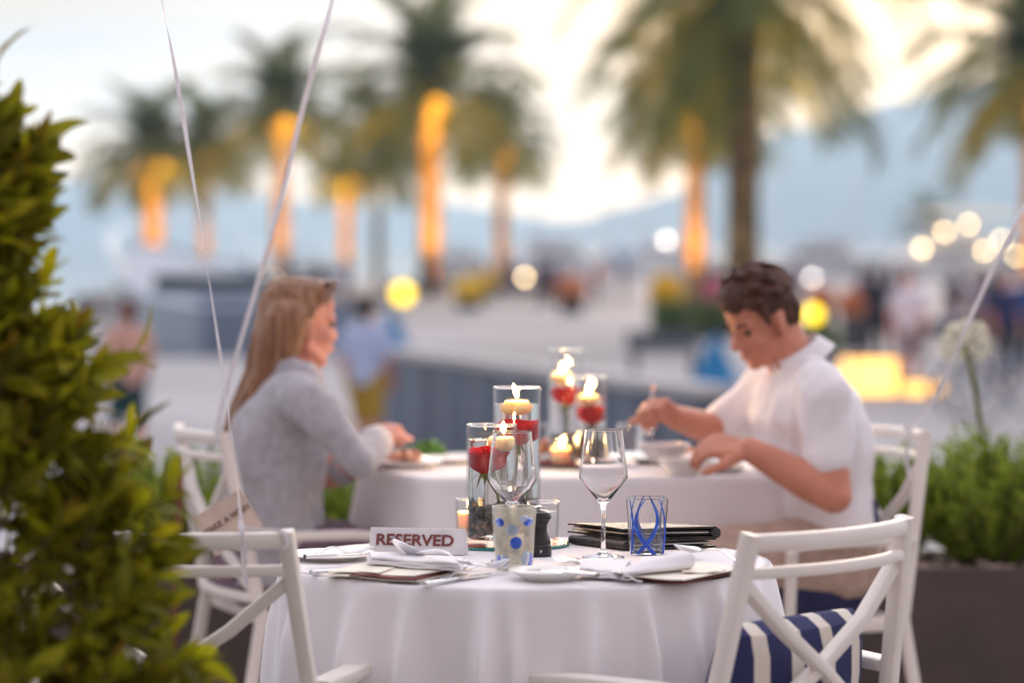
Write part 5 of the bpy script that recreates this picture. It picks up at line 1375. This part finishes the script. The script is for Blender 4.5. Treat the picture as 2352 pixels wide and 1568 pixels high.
blob_food('dressing', 'yellow-brown food heaped on the man’s wide plate', 1590, 1058, 9, .026, 'food', 'food', .020)
p = dn(1366, 1066); t = T('pepper_mill', 'dark pepper mill on the dinner table beside the shorter vase', 'pepper mill', (p.x, p.y, TZ + .002))
O('base', MB().lathe([(0, 0), (.020, 0), (.020, .018), (.013, .045), (.016, .058), (0, .058)], 28), M['black'], t); O('head', MB().lathe([(0, .0585), (.018, .0585), (.019, .066), (.010, .077), (0, .078)], 28), M['black'], t)
for u, v, l in ((1448, 1058, 'clear tumbler left of the man’s grey dish'), (1236, 1058, 'clear tumbler behind the tallest front vase')):
    p = dn(u, v); t = T('water_glass', l, 'water glass', (p.x, p.y, TZ + .002), 0); O('glass_cup', MB().lathe([(0, 0), (.028, 0), (.034, .088), (.0325, .089), (.031, .088), (.026, .008), (0, .007)], 40), M['glass'], t)
p = dn(1405, 1070); mb = slab((p.x-.05, p.y-.03, TZ+.012), (p.x+.06, p.y-.03, TZ+.012), (p.x+.05, p.y+.05, TZ+.016), (p.x-.05, p.y+.05, TZ+.014), .010, lambda a, b: .006*noise.noise(V((a*3, b*3, 1))))
solo('napkin', mb, M['napkin'], 'crumpled white napkin near the middle of the dinner table', 'napkin', 'folded white napkins')
# the man's fork
ft, fe = at(1491, 1012, 6.90), at(1500, 915, 6.86)
fork('fork held upright in the man’s right hand', ft, fe + (fe-ft)*.30)

# ------------------------------------------------------------------ ribbons and the card
def ribbon(label, pts, w=.0068, tw=2.2):
    pts = [V(p) for p in pts]; out = []
    for i in range(len(pts)-1):
        a, b, c_, d = pts[max(0, i-1)], pts[i], pts[i+1], pts[min(len(pts)-1, i+2)]
        for k in range(10):
            f = k/10; out.append(.5*((2*b) + (-a + c_)*f + (2*a - 5*b + 4*c_ - d)*f*f + (-a + 3*b - 3*c_ + d)*f**3))
    out.append(pts[-1]); n = len(out); mb = MB(); o = out[0].copy()
    mb.sweep([p - o for p in out], [(w/2, .0003), (0, .0007), (-w/2, .0003), (-w/2, -.0003), (0, .0001), (w/2, -.0003)], (0, 1, .01), None, True, [tw*math.sin(5.5*i/n) for i in range(n)])
    return tag(O('ribbon', mb, M['ribbon'], None, o, smooth=False), label, 'ribbon', 'white balloon ribbons')
ribbon('thin white ribbon rising from the card to the top of the picture at left', [at(553, 1205, 4.375), at(548, 1140, 4.378), at(515, 880, 4.45), at(487, 690, 4.52), at(440, 390, 4.62), at(404, 170, 4.72), at(372, 0, 4.8), at(340, -220, 4.9), at(330, -420, 5.0)])
ribbon('white ribbon slanting up to the right from the woman’s chair', [at(497, 1000, 6.66), at(512, 925, 6.6), at(545, 810, 6.5), at(592, 650, 6.35), at(640, 480, 6.2), at(700, 230, 6.0), at(742, 80, 5.95), at(775, -60, 6.1), at(800, -300, 6.2)], .0115, .7)
ribbon('white ribbon slanting up to the right edge from the man’s chair', [at(2092, 985, 6.80), at(2120, 950, 6.78), at(2160, 890, 6.74), at(2225, 740, 6.5), at(2290, 600, 6.3), at(2352, 480, 6.2), at(2440, 300, 6.2)], .0105, .7)
def tie(label, pts, w): return ribbon(label, pts, w, .6)
tie('white ribbon tails hanging from the card down to the crossed bar', [at(552, 1195, 4.345), at(556, 1225, 4.325), at(561, 1262, 4.325), at(559, 1300, 4.325), at(568, 1345, 4.33)], .008)
tie('curled white ribbon end lying along the chair rail and hooking down', [at(545, 1206, 4.345), at(580, 1214, 4.345), at(625, 1216, 4.345), at(655, 1226, 4.345), at(661, 1248, 4.345), at(650, 1262, 4.345)], .006)
tie('white ribbon knotted on the man’s chair with a hanging tail', [at(2078, 985, 6.80), at(2086, 976, 6.78), at(2088, 1010, 6.78), at(2082, 1050, 6.78), at(2090, 1092, 6.78)], .012)
a, b, c = at(426, 1206, 4.425), at(536, 1136, 4.425), at(620, 1192, 4.415); d = a + c - b
ctr = (a + c)/2; X = (b - a).normalized(); Z_ = X.cross(d - a).normalized(); 
if Z_.y > 0: Z_ = -Z_
Yv = Z_.cross(X); w_, h_ = (b - a).length, (c - b).length
t = T('gift_card', 'brown paper card with printed words tied by ribbon to the left chair', 'card', ctr)
m4 = Matrix((X, Yv, Z_)).transposed().to_4x4(); m4.translation = ctr; t.matrix_world = m4
O('paper', MB().grid(lambda p, q: ((p-.5)*w_, (q-.5)*h_, .0012*math.sin(PI*p)), 10, 8, .0009), M['tagpaper'], t)
O('lettering', text_mesh('MAKE A WISH', .0128, .0001, .0002), M['tagink'], t, (.000, .004, .0022))

# ------------------------------------------------------------------ foreground laurel
def leaf_mesh(L, W, bend, seed):
    def fn(a, b):
        s = (a-.5)*2; w = W*math.sin(PI*b**.85)**.8; return (L*b, s*w*.5, -bend*L*b*b + abs(s)*w*.16 + .0012*math.sin(14*b + seed)*abs(s))
    me = MB().grid(fn, 4, 7).mesh('leaf'); me.materials.append(M['leaf']); return me
LV = [leaf_mesh(.056, .021, .18, 1), leaf_mesh(.048, .019, -.05, 2), leaf_mesh(.064, .024, .3, 3), leaf_mesh(.040, .016, .1, 4)]
LVd = [([q.co.copy() for q in m.vertices], [tuple(p.vertices) for p in m.polygons]) for m in LV]
def bush():
    ax, ay = -.80, 3.78; base = V((ax, ay, 0))
    t = T('laurel_bush', 'large out-of-focus laurel bush filling the left foreground', 'bush', base)
    prof = [(-400, -160), (80, 0), (190, 0), (260, 40), (350, 100), (430, 112), (560, 85), (680, 95), (745, 140), (830, 210), (900, 250), (980, 262), (1060, 285), (1110, 325), (1250, 358), (1340, 390), (1450, 412), (1568, 462), (1900, 500), (2700, 350)]
    def ur(v):
        for (a, x), (b, y) in zip(prof, prof[1:]):
            if v <= b: return x + (y - x)*(v - a)/(b - a)
        return prof[-1][1]
    rnd = random.Random(21); leaves = []; tw = MB()
    n = 1600
    for i in range(n):
        v = rnd.uniform(262 - 60*(i % 3 == 0)*rnd.random(), 2500) if i % 5 else rnd.uniform(2000, 2600)
        th = rnd.uniform(-PI, PI)
        if i % 2: th = rnd.uniform(-PI*.78, PI*.10)       # denser where it is lit and seen
        z = CAMZ + (565 - v)/FP*3.74; R = (ur(v) - 1176)/FP*3.74 - ax
        k = rnd.uniform(.80, 1.0) if i % 3 else rnd.uniform(.35, .8); R = max(.05, R - .02)*k
        o = V((math.cos(th), math.sin(th)*.62, 0)); p = base + o*R + V((0, 0, z))
        g = (V((o.x, o.y, 0))*rnd.uniform(.3, .9) + V((rnd.gauss(0, .25), rnd.gauss(0, .35), rnd.uniform(.15, 1.0)))).normalized()
        shoot(leaves, tw, p - g*.06, g, rnd, rnd.randint(7, 10), .075)
    for u, v, Y, g, m_ in ((262, 838, 3.82, V((.9, -.1, .35)), 4), (300, 812, 3.84, V((.8, .2, .5)), 3), (450, 1525, 3.70, V((1, -.1, .02)), 4), (20, 270, 3.8, V((.3, 0, 1)), 9), (80, 400, 3.76, V((.4, 0, 1)), 9), (-8, 150, 3.8, V((.1, 0, 1)), 3), (290, 1010, 3.7, V((.5, 0, 1)), 7), (380, 1130, 3.7, V((.5, 0, .8)), 7), (170, 770, 3.75, V((.4, 0, 1)), 9), (100, 640, 3.75, V((.5, 0, .8)), 8)):
        shoot(leaves, tw, at(u, v, Y) - g.normalized()*.05, g.normalized(), rnd, m_, .06)
    for i in range(16):
        a = rnd.uniform(0, 2*PI); e = V((ax + math.cos(a)*.16, ay + math.sin(a)*.10, rnd.uniform(.5, 1.15))); tw.tube([base + V((math.cos(a)*.05, math.sin(a)*.05, 0)), base.lerp(e, .5) + V((0, 0, .1)), e], .008, 6, [1.3, 1, .5])
    tw.v = [tuple(V(q) - base) for q in tw.v]
    O('branches', tw, M['twig'], t)
    def score(l):
        p = l[0].translation; u = 1176 + p.x/p.y*FP
        return p.y + (10 if u < -20 or p.z < .60 or p.z > 1.75 else 0)
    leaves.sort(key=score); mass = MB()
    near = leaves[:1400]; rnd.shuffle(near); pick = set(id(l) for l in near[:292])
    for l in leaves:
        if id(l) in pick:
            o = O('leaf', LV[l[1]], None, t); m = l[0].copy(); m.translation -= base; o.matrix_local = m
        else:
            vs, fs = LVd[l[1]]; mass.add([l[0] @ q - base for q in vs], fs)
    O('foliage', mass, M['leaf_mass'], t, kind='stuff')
def shoot(leaves, tw, p, g, rnd, n, L):
    s = g.cross(V((0, 0, 1)) if abs(g.z) < .95 else V((1, 0, 0))).normalized(); q = g.cross(s)
    tw.tube([p, p + g*L*.5 + s*.004, p + g*L], .0016, 5)
    for k in range(n):
        f = (k+.5)/n; a = k*2.4 + rnd.uniform(-.3, .3); d = s*math.cos(a) + q*math.sin(a); e = (g*(.25 + 1.1*f) + d*(1.1 - .75*f) + V((0, 0, -.15*(1-f)))).normalized()
        y = e.cross(g if abs(e.dot(g)) < .97 else d).normalized(); zv = e.cross(y); 
        if zv.dot(g) < 0: y, zv = -y, -zv
        m = Matrix((e, y, zv)).transposed().to_4x4() @ Matrix.Scale(rnd.uniform(.7, 1.2), 4); m.translation = p + g*L*(.25 + .75*f)
        leaves.append((m, rnd.randint(0, 3)))
bush()
